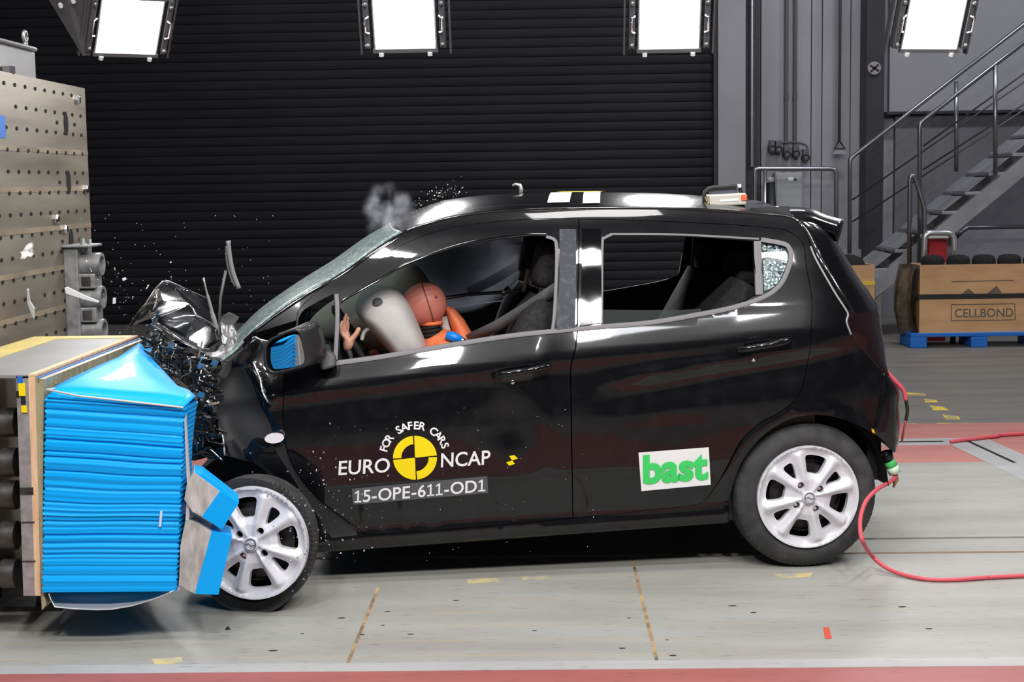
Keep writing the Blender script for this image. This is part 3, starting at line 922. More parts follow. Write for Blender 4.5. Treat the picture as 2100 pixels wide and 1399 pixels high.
# ------------------------------------------------------------------ deformable barrier
NY, FYB = 4.94, 6.22          # near and far end of the barrier
P = lambda x, y, Y=NY: at_y(x, y, Y)
bar_ = thing('crash_barrier', (-1.7, NY, 0.0), 'crushed bright blue honeycomb crash barrier with plywood backing', 'barrier')
BO = bar_.location
Lb = lambda v: v - BO
ext = (0, FYB - NY, 0)


def slabpart(name, px, m, y0=NY, e=ext):
    return MB().prism([Lb(P(x, y, y0)) for x, y in px], e).build(name, m, bar_)


slabpart('backing_plate', ((33, 772), (58, 772), (72, 1222), (48, 1222)), noisy(mat('mottled_metal', (0.42, 0.42, 0.43), 0.4, 0.5), (0.34, 0.34, 0.35), (0.5, 0.5, 0.51), 30))
slabpart('plywood_board', ((58, 772), (72, 772), (85, 1222), (72, 1222)), WOOD)
slabpart('face_plate', ((72, 776), (92, 778), (84, 1250), (88, 1245), (84, 1222), (78, 1000)) if False else ((72, 776), (90, 778), (88, 1000), (90, 1215), (95, 1240), (86, 1252), (84, 1222)),
         noisy(mat('olive_plate', (0.35, 0.31, 0.17), 0.5), (0.30, 0.27, 0.15), (0.44, 0.40, 0.26), 7, (1, 4, 1)))
# plate studs and the tape bands along its upper edge
for k in range(8):
    yy = NY + 0.12 + k * 0.15
    c = Lb(Vector((at_y(91, 790, NY).x, yy, at_y(90, 790, NY).z)))
    MB().box((c.x - 0.01, c.y - 0.012, c.z - 0.10), (c.x + 0.006, c.y + 0.012, c.z - 0.01)).build('clamp', STEEL, bar_)
a = Lb(P(58, 770)); b2 = Lb(P(74, 776))
MB().box((a.x, 0.0, a.z - 0.004), (b2.x, ext[1], a.z + 0.004)).build('edge_strip', WOOD, bar_)
MB().box((b2.x + 0.002, 0.0, b2.z - 0.016), (b2.x + 0.010, ext[1], b2.z + 0.002)).build('blue_tape', BLUE2, bar_)
zt = P(50, 768).z
PANEL = noisy(mat('grey_cover_panel', (0.24, 0.24, 0.24), 0.45), (0.225, 0.225, 0.225), (0.265, 0.265, 0.265), 3)
MB().box((-2.06 - BO.x, 0.0, zt - 0.012), (P(58, 768).x - BO.x, ext[1], zt - 0.002)).build('top_panel', PANEL, bar_)
HAZ = noisy(mat('hazard_tape', (0.7, 0.55, 0.1), 0.5), (0.75, 0.58, 0.12), (0.55, 0.45, 0.2), 5, (2, 8, 1))
MB().box((-2.12 - BO.x, 0.0, zt - 0.0085), (-1.99 - BO.x, ext[1], zt + 0.001)).box((-1.99 - BO.x, ext[1] - 0.10, zt - 0.0085), (P(58, 768).x - BO.x, ext[1], zt + 0.001)).build('hazard_tape', HAZ, bar_)
# small marker stickers at the near top corner
for (x0, y0, x1, y1, m) in ((36, 772, 47, 786, BLUE2), (38, 786, 53, 812, YELLOW), (33, 802, 40, 815, BLACKV), (43, 812, 53, 829, BLACKV), (44, 832, 56, 846, YELLOW)):
    p, q = Lb(P(x0, y0)), Lb(P(x1, y1))
    MB().box((p.x, -0.004, q.z), (q.x, -0.001, p.z)).build('marker_sticker', m, bar_)
for yk in (1000, 1070, 1150):
    p, q = Lb(P(40 + (yk - 772) * 0.033, yk)), Lb(P(62 + (yk - 772) * 0.03, yk + (14 if yk == 1000 else 2)))
    MB().box((p.x - 0.01, -0.003, q.z), (q.x, 0.0, p.z)).build('joint_band', DARKSTEEL, bar_)

# pleated near face of the honeycomb
BYF = 4.92


def crease(t):
    """pleat depth along the height, t in 0..1 from top to bottom"""
    s = 0.0
    for (c, w, a) in CRE: s += a * math.exp(-((t - c) / w) ** 2)
    return s + 0.0006 * math.sin(t * 260)


CRE = []
tt = 0.02
rs = random.Random(5)
while tt < 0.98:
    CRE.append((tt, rs.uniform(0.004, 0.009), rs.uniform(0.002, 0.008) * rs.choice((1, 1, -0.6))))
    tt += rs.uniform(0.022, 0.05)
NV, NU = 300, 22
TLc, TRc, BRc, BLc = (93, 813), (378, 833), (362, 1213), (87, 1215)
rows = []
for i in range(NV + 1):
    t = i / NV; row = []
    for k in range(NU + 1):
        s = k / NU
        sag = (0.007 * math.sin(s * 3 + 7 * t) + 0.002 * math.sin(s * 8 + 15 * t)) * math.sin(math.pi * min(1, max(0, t)))
        te = min(1, max(0, t + sag))
        x = (TLc[0] * (1 - s) + TRc[0] * s) * (1 - t) + (BLc[0] * (1 - s) + BRc[0] * s) * t
        y = (TLc[1] * (1 - s) + TRc[1] * s) * (1 - t) + (BLc[1] * (1 - s) + BRc[1] * s) * t
        d = crease(te)
        edge = 0.0
        if k in (0, NU): x += 2.0 * math.sin(t * 230 + k) + rs.uniform(-1.2, 1.2)
        v = P(x, y, BYF); v.y += d
        row.append(Lb(v))
    rows.append(row)
hc = MB(); vs, fs = loft(rows); hc.add(vs, fs)
# right flank, back and underside close the block
XR_ = P(378, 833, BYF).x - BO.x
# plan outline of the crushed right side: it follows the torn edge of the top sheet
plan = [(P(378, 833, BYF).x, BYF)] + [(P(x, y, Y).x, Y) for x, y, Y in ((401, 815, 5.06), (386, 800, 5.14), (366, 790, 5.24), (334, 757, 5.46), (300, 720, 5.72), (290, 716, FYB - 0.1))]
rrows = []
for i, r in enumerate(rows):
    lean = rows[-1][-1].x - rows[0][-1].x
    rrows.append([r[-1] if k == 0 else Vector((X - BO.x + lean * i / NV + 0.006 * math.sin(k * 2.1 + i * 0.03), Y - BO.y, r[-1].z)) for k, (X, Y) in enumerate(plan)])
vs, fs = loft(rrows); hc.add(vs, fs)
lrows = [[r[0], r[0] + Vector((0, FYB - BYF - 0.05, 0))] for r in rows]
vs, fs = loft(lrows); hc.add(vs, fs)
vs, fs = loft([rows[-1], [Vector((v.x + (plan[-1][0] - plan[0][0]) * k / NU, FYB - 0.12 - BO.y, v.z)) for k, v in enumerate(rows[-1])]]); hc.add(vs, fs)
hc.build('honeycomb_block', BLUE, bar_, angle=70)
# bulging top sheet with its folded lip
ap = [(97, 814, 4.915), (110, 797, 5.0), (150, 776, 5.12), (200, 748, 5.3), (240, 730, 5.45), (284, 709, 5.72)]
rt = [(377, 834, 4.915), (401, 815, 5.06), (386, 800, 5.14), (366, 790, 5.24), (334, 757, 5.46), (294, 716, 5.74)]
rows = []
for (xa, ya, Ya), (xb, yb, Yb) in zip(ap, rt):
    A, B = P(xa, ya, Ya), P(xb, yb, Yb); r = []
    for k in range(15):
        s = k / 14
        v = A.lerp(B, s); v.z += 0.02 * math.sin(math.pi * s) * (Ya > 4.95) + 0.006 * math.sin(7 * s + Ya * 9) * (Ya > 4.95)
        r.append(Lb(v))
    rows.append(r)
tops = MB(); vs, fs = loft(rows); tops.add(vs, fs)
tops.add([Lb(P(*p)) for p in ((97, 814, 4.912), (377, 834, 4.912), (376, 842, 4.93), (97, 822, 4.93))], [(0, 1, 2, 3)])
o = tops.build('top_sheet', BLUE, bar_, smooth=True)
sd = o.modifiers.new('thick', 'SOLIDIFY'); sd.thickness = 0.006
MB().tube([Lb(P(112, 797, 4.98)), Lb(P(97, 799, 4.93)), Lb(P(160, 812, 4.905)), Lb(P(376, 836, 4.905))], 0.0035, 6).build('edge_bead', mat('pale_tear_edge', (0.55, 0.5, 0.48), 0.5), bar_)
MB().prism([Lb(P(x, y, 4.916)) for x, y in ((329, 1048), (334, 1048), (331, 1080), (326, 1080))], (0, -0.004, 0)).build('tape_cross', mat('pale_tape', (0.6, 0.72, 0.9), 0.5), bar_)
# aluminium cladding sheet curling out under the block
cl = [(99, 1218), (104, 1232), (112, 1246), (150, 1250), (200, 1252), (230, 1251), (270, 1244), (310, 1232), (345, 1218), (358, 1211)]
rows = []
for k in range(6):
    s = k / 5
    rows.append([Lb(P(x, 1214 + (y - 1214) * (1 - (1 - s) ** 2), BYF + 0.0 + 0.10 * (1 - s))) for x, y in cl])
cs = MB(); vs, fs = loft(rows); cs.add(vs, fs)
o = cs.build('cladding_sheet', mat('pale_aluminium', (0.72, 0.73, 0.74), 0.35, 0.5), bar_, smooth=True)
o.modifiers.new('thick', 'SOLIDIFY').thickness = 0.003
# torn bumper element: silver honeycomb with blue near ends
for blue, silver, y0, d in (
        (((451, 1008), (490, 1032), (455, 1086), (414, 1060)), ((397, 968), (451, 1008), (414, 1060), (395, 1050), (378, 1025), (383, 995)), 4.90, 0.14),
        (((434, 1091), (476, 1099), (448, 1220), (400, 1218)), ((381, 1066), (410, 1078), (434, 1091), (400, 1218), (384, 1210), (367, 1200), (370, 1120)), 4.90, 0.14)):
    el = MB().prism([Lb(P(x, y, y0)) for x, y in silver], (-0.03, d, 0))
    o = el.build('bumper_element', ALU, bar_)
    MB().prism([Lb(P(x, y, y0 - 0.004)) for x, y in blue], (-0.035, d, 0)).build('blue_end', BLUE, o)
MB().prism([Lb(P(x, y, 4.905)) for x, y in ((397, 968), (416, 974), (490, 1031), (486, 1034), (451, 1008))], (-0.03, 0.14, 0)).build('blue_flap', BLUE, bar_)
tn = MB().prism([Lb(P(x, y, 4.91)) for x, y in ((362, 1213), (372, 1190), (384, 1010), (378, 860), (381, 850), (390, 1000), (381, 1200))], (0, 0.012, 0))
tn.build('torn_edge', mat('pale_aluminium_edge', (0.7, 0.7, 0.72), 0.4, 0.4), bar_)

# load cells between block and barrier
LW = ['topmost', 'second from the top', 'third from the top', 'fourth from the top', 'lowest']
for k, yy in enumerate((866, 948, 1015, 1098, 1176)):
    c = P(20, yy, 5.05); 
    t = thing('load_cell', (BXF, 5.05, c.z), 'dark steel load cell behind the barrier, ' + LW[k] + ' of the visible column', 'load cell', 'load cells behind the barrier')
    Mx = Matrix.Rotation(-math.pi / 2, 4, 'Z'); xx = P(36, yy, 5.05).x - BXF + 0.012 * k * 0
    MB().lathe([(0, 0), (0.05, 0), (0.05, 0.05), (0.032, 0.06), (0.032, xx - 0.06), (0.05, xx - 0.05), (0.05, xx), (0, xx)], 20, 0, Mx).build('cell_body', DARKSTEEL, t, angle=35)
    MB().tube([(xx * 0.5, -0.03, -0.02), (xx * 0.55, -0.07, -0.05), (xx * 0.75, -0.06, -0.09)], 0.006, 6).build('signal_cable', mat('pale_cable', (0.4, 0.38, 0.3), 0.5) if k == 0 else bpy.data.materials['pale_cable'], t, smooth=True)
    MB().box((xx * 0.42, -0.045, -0.018), (xx * 0.58, -0.028, 0.018)).build('connector', CHROME, t, bevel=0.004)
# carrier frame that bears the barrier
fr = thing('carrier_frame', (-1.95, 5.2, -0.012), 'dark steel carrier frame under the grey cover panel', 'frame')
for (x, y) in ((-0.14, 0.25), (0.12, 0.25), (-0.14, 0.95), (0.12, 0.95)):
    MB().box((x - 0.05, y - 0.05, 0), (x + 0.05, y + 0.05, zt - 0.012 + 0.0)).build('post', DARKSTEEL, fr, bevel=0.005)
MB().box((-0.23, 0.15, 0.0), (0.18, 1.0, 0.03)).build('foot_plate', DARKSTEEL, fr)

# ------------------------------------------------------------------ floodlights
LAMPGLOW = mat('lamp_glass_lit', (1, 1, 1), 0.3, emit=(1, 0.985, 1.0), es=9.0)
HOUS = mat('grey_lamp_housing', (0.13, 0.13, 0.14), 0.45, 0.4)


def floodlight(cx, cy, Y, wpx, hpx, label, yaw=0.0, tilt=math.radians(22), power=20, roll=0.0):
    c = at_y(cx, cy, Y)
    w, h = wpx * 0.93 * Y / FPX / 2, hpx * Y / FPX / 2 / math.cos(tilt)
    t = thing('floodlight', c, label, 'floodlight', 'floodlights over the crash lane')
    t.rotation_euler = (tilt, roll, yaw)
    mb = MB()
    # housing: open front box tapering to the back
    f = [(-w - .012, 0, -h - .012), (w + .012, 0, -h - .012), (w + .012, 0, h + .012), (-w - .012, 0, h + .012)]
    b = [(-w * .7, .26, -h * .7), (w * .7, .26, -h * .7), (w * .7, .26, h * .7), (-w * .7, .26, h * .7)]
    mb.add(f + b, [(0, 1, 5, 4), (1, 2, 6, 5), (2, 3, 7, 6), (3, 0, 4, 7), (4, 5, 6, 7)])
    ho = mb.build('housing', HOUS, t)
    ho.modifiers.new('thick', 'SOLIDIFY').thickness = 0.006
    MB().box((-w, -0.004, -h), (w, 0.0, h)).build('lit_glass', LAMPGLOW, t)
    for (za, zb_) in ((-h - .022, -h), (h, h + .02)):
        MB().box((-w - .016, -.012, za), (w + .016, .01, zb_)).build('rim_bar', mat('lamp_rim', (0.16, 0.16, 0.165), 0.5, 0.3) if 'lamp_rim' not in bpy.data.materials else bpy.data.materials['lamp_rim'], t)
    for s in (-1, 1):
        br2 = MB().box((s * (w + .045) - .016, -.01, -h - .0), (s * (w + .045) + .016, .05, h)).build('side_bracket', HOUS, t, bevel=0.004)
        MB().tube([(s * (w + .03), -.03, -h * .3), (s * (w + .05), -.045, -h * .25), (s * (w + .05), -.045, h * .3), (s * (w + .03), -.03, h * .35)], .006, 8).build('handle', CHROME, br2, smooth=True)
        for zz in (-h * .82, h * .82):
            MB().tube([(s * (w + .045), -.012, zz), (s * (w + .045), -.03, zz)], .012, 10).build('knob', STEEL, br2, smooth=True)
        MB().box((s * (w + .085) - .005, 0.02, -h - .04), (s * (w + .085) + .005, .06, h + .5)).build('yoke_arm', HOUS, t)
    for xx in (-w * .82, w * .82): MB().tube([(xx, -.012, -h - .02), (xx, -.012, -h - .04)], .014, 10).build('clip', WHITE, t)
    MB().box((-w - .085, 0.02, h + .49), (w + .085, .06, h + .52)).build('yoke_bridge', HOUS, t)
    MB().tube([(0, .04, h + .5), (0, .04, h + 2.2)], .025, 10).build('hanger_tube', HOUS, t, smooth=True)
    d = bpy.data.lights.new('floodlight_beam', 'AREA'); d.shape = 'RECTANGLE'; d.size = 2 * w; d.size_y = 2 * h; d.energy = power; d.color = (1, .985, 1)
    d.spread = math.radians(150)
    lo = bpy.data.objects.new('floodlight_beam', d); COL.objects.link(lo); lo.parent = t
    lo.location = (0, -0.02, 0); lo.rotation_euler = (-math.pi / 2, 0, 0)
    return t


LY = 8.6
f1 = floodlight(266, 54, LY, 132, 100, 'leftmost floodlight, turned aside with a broad grey side shield above the steel block', yaw=0.55, tilt=math.radians(36))
floodlight(829, 48, LY, 130, 96, 'second floodlight from the left, over the front of the car')
floodlight(1373, 47, LY, 128, 98, 'third floodlight from the left, over the rear of the car')
floodlight(1916, 47, LY, 128, 98, 'rightmost floodlight, hanging in front of the staircase', yaw=0.24)
shd = MB()
shd.prism([Vector((-0.20, -0.01, -0.19)), Vector((-0.24, 0.0, -0.2)), Vector((-0.46, 0.16, 0.12)), Vector((-0.44, 0.16, 0.4)), Vector((-0.20, 0.0, 0.4))], (0, 0.012, 0))
sh_ = shd.build('side_shield', HOUS, f1)
for (x, z) in ((-0.40, 0.17), (-0.385, 0.09), (-0.32, 0.12)): MB().tube([(x, 0.05, z), (x, 0.03, z)], 0.012, 8).build('rivet', WHITE, sh_)
# ------------------------------------------------------------------ the car
# side view outlines are taken in the survey camera and laid on the car's own curved flank
PROF = [(-.10, .62), (.10, .705), (.17, .740), (.205, .768), (.235, .780), (.262, .772), (.30, .772), (.36, .778), (.45, .789), (.55, .796), (.64, .799), (.72, .796), (.785, .790), (.815, .791),
        (.842, .798), (.858, .796), (.90, .778), (.95, .756), (.975, .748), (1.1, .706), (1.2, .667), (1.3, .622), (1.38, .580), (1.42, .555), (1.46, .525), (1.60, .40)]
_gw = np.linspace(-.1, 1.6, 1701)
_gv = np.interp(_gw, [p[0] for p in PROF], [p[1] for p in PROF])
_k = np.exp(-0.5 * (np.arange(-40, 41) / 9.0) ** 2); _k /= _k.sum()
_gv = np.convolve(np.pad(_gv, 40, mode='edge'), _k, 'valid')


def belt(u): return .929 + .089 * (u + 1.8) if u < -.97 else 1.003 + .05 * (u + .97)


def Vhalf(u, w):
    wb = belt(u)
    if w > wb: wn = .95 + (w - wb) / (1.46 - wb) * .51
    elif w > .5: wn = .5 + (w - .5) / (wb - .5) * .45
    else: wn = w
    v = float(np.interp(wn, _gw, _gv))
    if u > 0: v -= .55 * u ** 2.2
    if u < -1.75: v -= .10 * (-1.75 - u) ** 2
    return v


def side_uw(x, y):
    d = lray(x, y); yl = -.78
    for _ in range(14):
        t = (yl - LO.y) / d.y; p = LO + d * t
        yl = .4 * yl + .6 * (-Vhalf(p.x, p.z))
    return (p.x, p.z)


def side_pt(u, w, off=0.0):
    return Vector((u, -Vhalf(u, w) - off, w))


def uwl(pts): return [side_uw(*p) for p in pts]


car = thing('car', CAR_O, 'glossy black five-door hatchback with a crushed front end, nose against the blue barrier', 'car', rz=CAR_E)
PM = [PAINT, TRIM]


def panel(name, px_loop, holes=(), mats=PM, th=.03, off=0.0, step=.035, parent=car, dispf=None, mirror=True):
    ol = uwl(px_loop); hs = [uwl(h) for h in holes]
    f = (lambda u, w: side_pt(u, w, off + (dispf(u, w) if dispf else 0)))
    g = (lambda u, w: side_pt(u, w, off - th))
    a = sheet(name, ol, hs, f, g, mats, parent, step)
    b = sheet(name, ol, hs, lambda u, w: side_pt(u, w, off), g, mats, parent, step * 1.4, mirror=True) if mirror else None
    return a, b


# shared lines of the side view
DRIP = crv([(524, 683), (574, 646), (616, 618), (660, 589), (700, 560), (760, 519), (828, 477), (880, 459), (948, 443), (1071, 431), (1271, 428), (1400, 430), (1480, 434), (1560, 440), (1600, 443), (1629, 450), (1645, 466), (1658, 492), (1674, 531), (1709, 593), (1732, 629)], 4)
TAILGAP = [(1738, 643), (1734, 659), (1738, 668), (1745, 686), (1767, 717)]
TOPL = crv([(607, 657), (613, 635), (640, 607), (664, 589), (700, 567), (777, 526), (871, 482), (957, 461), (1100, 448), (1187, 449)], 4)
TOPR = crv([(1190, 449), (1300, 451), (1480, 459), (1549, 464), (1594, 468), (1617, 474), (1638, 487), (1650, 505)], 4)
REARDOOR = crv([(1650, 505), (1656, 557), (1664, 600), (1666, 640), (1660, 731), (1652, 775), (1636, 815), (1600, 845), (1560, 868), (1530, 893), (1512, 918), (1495, 952), (1474, 989), (1446, 1029)], 4)
BFRONT = [(1187, 449), (1187, 520), (1185, 600), (1184, 683), (1180, 716), (1172, 743), (1170, 767), (1172, 900), (1175, 1062)]
BSILL = crv([(752, 1098), (900, 1088), (1076, 1073), (1219, 1059), (1409, 1039), (1446, 1029)], 4)
DFRONT = crv([(607, 657), (600, 700), (590, 750), (583, 790), (580, 850), (584, 900), (600, 955), (650, 1020), (752, 1098)], 4)
ARCHR = crv([(1494, 1071), (1494, 1026), (1500, 1000), (1517, 954), (1537, 923), (1566, 891), (1594, 871), (1623, 857), (1666, 850), (1709, 854), (1751, 868), (1788, 887)], 4)
FW = loop_of(crv([(697, 712), (697, 640), (702, 622), (715, 612)], 4), crv([(715, 612), (789, 570), (826, 548), (914, 514), (986, 497), (1071, 486), (1111, 484)], 4),
             crv([(1111, 484), (1128, 487), (1138, 496), (1142, 530), (1138, 604), (1132, 676)], 4), crv([(1132, 676), (1046, 686), (917, 706), (789, 728), (692, 741)], 4))
FQ = loop_of(crv([(611, 656), (622, 637), (650, 620), (684, 602)], 4), [(684, 602), (687, 640), (683, 737)], [(683, 737), (630, 742), (608, 740)])
RW = loop_of([(1236, 660), (1236, 505)], crv([(1236, 505), (1240, 490), (1254, 484)], 3), crv([(1254, 484), (1388, 485), (1545, 494)], 4), [(1545, 494), (1550, 606)],
             crv([(1550, 606), (1503, 629), (1417, 648), (1331, 660), (1236, 672)], 4))
RQ = loop_of([(1563, 494)], crv([(1563, 494), (1597, 498), (1615, 507), (1619, 526), (1609, 557), (1592, 585), (1567, 598)], 4))


def shrink(lp, k):
    cx = sum(p[0] for p in lp) / len(lp); cy = sum(p[1] for p in lp) / len(lp)
    return [(cx + (x - cx) * k, cy + (y - cy) * k) for x, y in lp]


def gap(lp, d=1.3):
    """pulls an outline in by d pixels-worth for the shut lines"""
    n = len(lp); A = sum(lp[i][0] * lp[(i + 1) % n][1] - lp[(i + 1) % n][0] * lp[i][1] for i in range(n)); sg = 1 if A > 0 else -1
    out = []
    for i in range(n):
        a, b, c = lp[i - 1], lp[i], lp[(i + 1) % n]
        e1 = np.array([b[0] - a[0], b[1] - a[1]]); e2 = np.array([c[0] - b[0], c[1] - b[1]])
        n1 = np.array([-e1[1], e1[0]]) / (np.hypot(*e1) + 1e-9); n2 = np.array([-e2[1], e2[0]]) / (np.hypot(*e2) + 1e-9)
        m = n1 + n2; L = np.hypot(*m)
        m = m / L if L > .3 else n1
        out.append((b[0] + sg * d * m[0], b[1] + sg * d * m[1]))
    return out


def dent(u, w):
    """dent in the front door and the kink where the doors were squeezed together"""
    d = 0.0
    d -= .014 * math.exp(-((u + 1.16) / .10) ** 2 - ((w - .66) / .12) ** 2)
    d += .010 * math.exp(-((u + 1.03) / .035) ** 2 - ((w - .70) / .16) ** 2)
    d -= .010 * math.exp(-((u + .98) / .05) ** 2 - ((w - .84) / .10) ** 2)
    return d


def dentr(u, w):
    d = 0.0
    # upswept character line and the hollow beneath it
    wl = .80 + .10 * (u + .75) 
    if u > -.85: d += .010 * math.exp(-((w - wl) / .028) ** 2) * min(1, (u + .85) / .25) - .012 * math.exp(-((w - wl + .075) / .05) ** 2) * min(1, (u + .85) / .25)
    d -= .006 * math.exp(-((u + .55) / .18) ** 2 - ((w - .60) / .10) ** 2)
    return d


def dentq(u, w):
    d = 0.0
    wl = .80 + .10 * (u + .75)
    d += .010 * math.exp(-((w - wl) / .028) ** 2) * max(0, 1 - max(0, u) / .3) - .012 * math.exp(-((w - wl + .075) / .05) ** 2) * max(0, 1 - max(0, u) / .3)
    # flared wheel arch lip
    r = math.hypot(u, w - .29)
    d += .012 * math.exp(-((r - .33) / .03) ** 2)
    return d


def dentb(u, w): return dentq(u, w) if u > -.5 else 0.0


fdoor = panel('front_door', gap(loop_of(TOPL, BFRONT, BSILL[:17][::-1][:0], [(1175, 1062)], [p for p in BSILL if p[0] < 1170][::-1], DFRONT[::-1])), [FW, FQ], dispf=dent, step=.03)
rdoor = panel('rear_door', gap(loop_of(TOPR, REARDOOR, [p for p in BSILL if p[0] > 1178][::-1], BFRONT[::-1])), [RW, RQ], dispf=dentr, step=.03)
panel('body_side', loop_of(DRIP, TAILGAP, [(1812, 765), (1808, 790), (1797, 847), (1788, 887)], ARCHR[::-1], [(1494, 1026), (1455, 1032), (1446, 1029)], REARDOOR[::-1], TOPR[::-1], TOPL[::-1]), dispf=dentb)
panel('sill', loop_of(BSILL, [(1455, 1030), (1494, 1030), (1494, 1071)], [(1490, 1073), (660, 1133), (640, 1135), (634, 1110)], [(700, 1104)]), off=-.004)
# lining behind the shut lines so no light leaks through
for s in (-1, 1):
    bl = MB(); rows = []
    for uu in np.linspace(-1.95, .05, 14):
        rows.append([Vector((uu, s * (Vhalf(uu, w) - .045), w)) for w in np.linspace(.2, belt(uu) - .02, 10)])
    vs, fs = loft(rows); bl.add(vs, fs); bl.build('door_lining', TRIM, car, smooth=True)
    # B pillar and C pillar inner posts
    for (xa, xb) in ((-.90, -.77), (-.12, .04)):
        bl = MB(); rows = [[Vector((uu, s * (Vhalf(uu, w) - .05), w)) for w in np.linspace(.9, 1.42, 8)] for uu in np.linspace(xa, xb, 4)]
        vs, fs = loft(rows); bl.add(vs, fs); o = bl.build('pillar_lining', TRIM, car, smooth=True)
        o.modifiers.new('thick', 'SOLIDIFY').thickness = .02

# ---- crumpled front wing
CRS = [([(519, 762), (533, 785), (541, 806), (550, 822)], .030, .022), ([(438, 846), (449, 874), (458, 906), (462, 935)], .028, .025), ([(480, 738), (520, 790), (545, 830), (580, 880)], .012, .03),
       ([(432, 800), (470, 760), (519, 700)], .03, .02), ([(470, 900), (520, 950), (560, 985)], .010, .015)]
CRSL = [([side_uw(*p) for p in pl], a, s) for pl, a, s in CRS]


def segd(p, a, b):
    ax, ay = a; bx_, by_ = b; dx, dy = bx_ - ax, by_ - ay
    t = max(0, min(1, ((p[0] - ax) * dx + (p[1] - ay) * dy) / (dx * dx + dy * dy + 1e-12)))
    return math.hypot(p[0] - ax - t * dx, p[1] - ay - t * dy)


def crumple(u, w):
    d = 0.0
    for pl, a, s in CRSL:
        dm = min(segd((u, w), pl[i], pl[i + 1]) for i in range(len(pl) - 1))
        d += a * math.exp(-dm / s)
    d -= .06 * math.exp(-((u + 2.22) / .09) ** 2 - ((w - .80) / .13) ** 2)
    d += .012 * math.sin(u * 31 + w * 17) * math.exp(-((u + 2.3) / .2) ** 2)
    return d - .012


WING = loop_of([(480, 736), (519, 689), (551, 700), (604, 690)], [p for p in DFRONT if p[1] > 692], [(752, 1098), (700, 1104), (640, 1110)], crv([(632, 1095), (615, 1045), (590, 1015), (568, 992), (528, 956), (490, 944), (462, 936)], 4),
               crv([(462, 936), (457, 906), (449, 874), (439, 846), (432, 812), (430, 789)], 3), [(450, 762), (466, 742)])
panel('front_wing', gap(WING, 1.0), dispf=crumple, step=.018, th=.012)
for pl in ([(519, 742), (526, 758), (533, 775), (537, 792), (541, 806), (552, 826)], [(441, 846), (446, 860), (450, 876), (456, 896), (459, 914), (461, 934)], [(522, 690), (534, 697), (551, 701)]):  # bright tubes paint in the highlights along the wing's creases
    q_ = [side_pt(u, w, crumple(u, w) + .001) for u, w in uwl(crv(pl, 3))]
    MB().tube(q_, [.0015 + .0035 * abs(math.sin(1.3 * i)) for i in range(len(q_))], 6).build('wing_crease_glint', mat('crease_highlight', (.7, .7, .72), .2, .6) if 'crease_highlight' not in bpy.data.materials else bpy.data.materials['crease_highlight'], car, smooth=True)
# side repeater lamp
rp = [(563 + 20 * math.cos(a), 898 - 10.5 * math.sin(a) + 1.5 * math.cos(a) * -1) for a in [2 * math.pi * k / 24 for k in range(24)]]
panel('side_repeater', rp, mats=[mat('repeater_lens', (0.86, 0.78, 0.80), 0.2, 0, 0.6), TRIM], off=.012, th=.014, step=.01, mirror=False)

# ---- window seals, divider bars, glass remains
def strip(name, px, wpx, m, off=.004, parent=car, mirror=True, th=.012):
    px = crv(px, 4) if len(px) > 2 else px
    L_, R_ = [], []
    for i, p in enumerate(px):
        a = px[max(0, i - 1)]; b = px[min(len(px) - 1, i + 1)]
        tx, ty = b[0] - a[0], b[1] - a[1]; l = math.hypot(tx, ty) or 1
        L_.append((p[0] - ty / l * wpx / 2, p[1] + tx / l * wpx / 2)); R_.append((p[0] + ty / l * wpx / 2, p[1] - tx / l * wpx / 2))
    for s in ((-1, 1) if mirror else (-1,)):
        mb = MB(); rows = []
        for a, b in zip(L_, R_):
            ua, ub = side_uw(*a), side_uw(*b); um = ((ua[0] + ub[0]) / 2, (ua[1] + ub[1]) / 2)
            r = [side_pt(*ua, -th), side_pt(*ua, off), side_pt(*um, off * 1.4), side_pt(*ub, off), side_pt(*ub, -th)]
            rows.append([Vector((v.x, -s * v.y, v.z)) for v in r] if s > 0 else r)
        vs, fs = loft(rows); mb.add(vs, fs)
        o = mb.build(name, m, parent, angle=35)
    return o


strip('window_seal', [(688, 745), (789, 731), (917, 709), (1046, 689), (1140, 679), (1236, 670), (1331, 662), (1417, 648), (1503, 631), (1566, 609), (1596, 588), (1612, 562), (1622, 528), (1618, 508), (1604, 499), (1560, 491)], 9, RUBSEAL)
strip('window_divider', [(690, 603), (692, 650), (688, 738)], 8, RUBSEAL)
strip('window_divider', [(1553, 494), (1557, 604)], 15, RUBSEAL)
strip('pillar_seal', [(1120, 485), (1136, 491), (1141, 505), (1141, 560), (1137, 640), (1133, 676)], 6, RUBSEAL)
strip('pillar_seal', [(1234, 664), (1235, 505), (1240, 488), (1254, 481)], 5, RUBSEAL)
strip('window_seal', [(1250, 480), (1388, 481), (1556, 490)], 4, RUBSEAL)
strip('window_seal', [(700, 620), (715, 609), (789, 567), (826, 545), (914, 511), (986, 493), (1071, 482), (1120, 481)], 5, PIANO)
# gloss cover of the B pillar
panel('pillar_cover', loop_of([(1193, 468), (1231, 470), (1233, 662), (1190, 668)]), mats=[PIANO, TRIM], off=.006, th=.01, step=.05)
panel('pillar_cover', loop_of([(1147, 470), (1181, 470), (1179, 672), (1141, 676), (1147, 560)]), mats=[noisy(mat('dusty_pillar_cover', (.03, .035, .05), .5, 0, 0, .3), (.022, .026, .036), (.075, .09, .115), 45, lo=.5, hi=.8), TRIM], off=.006, th=.01, step=.05)
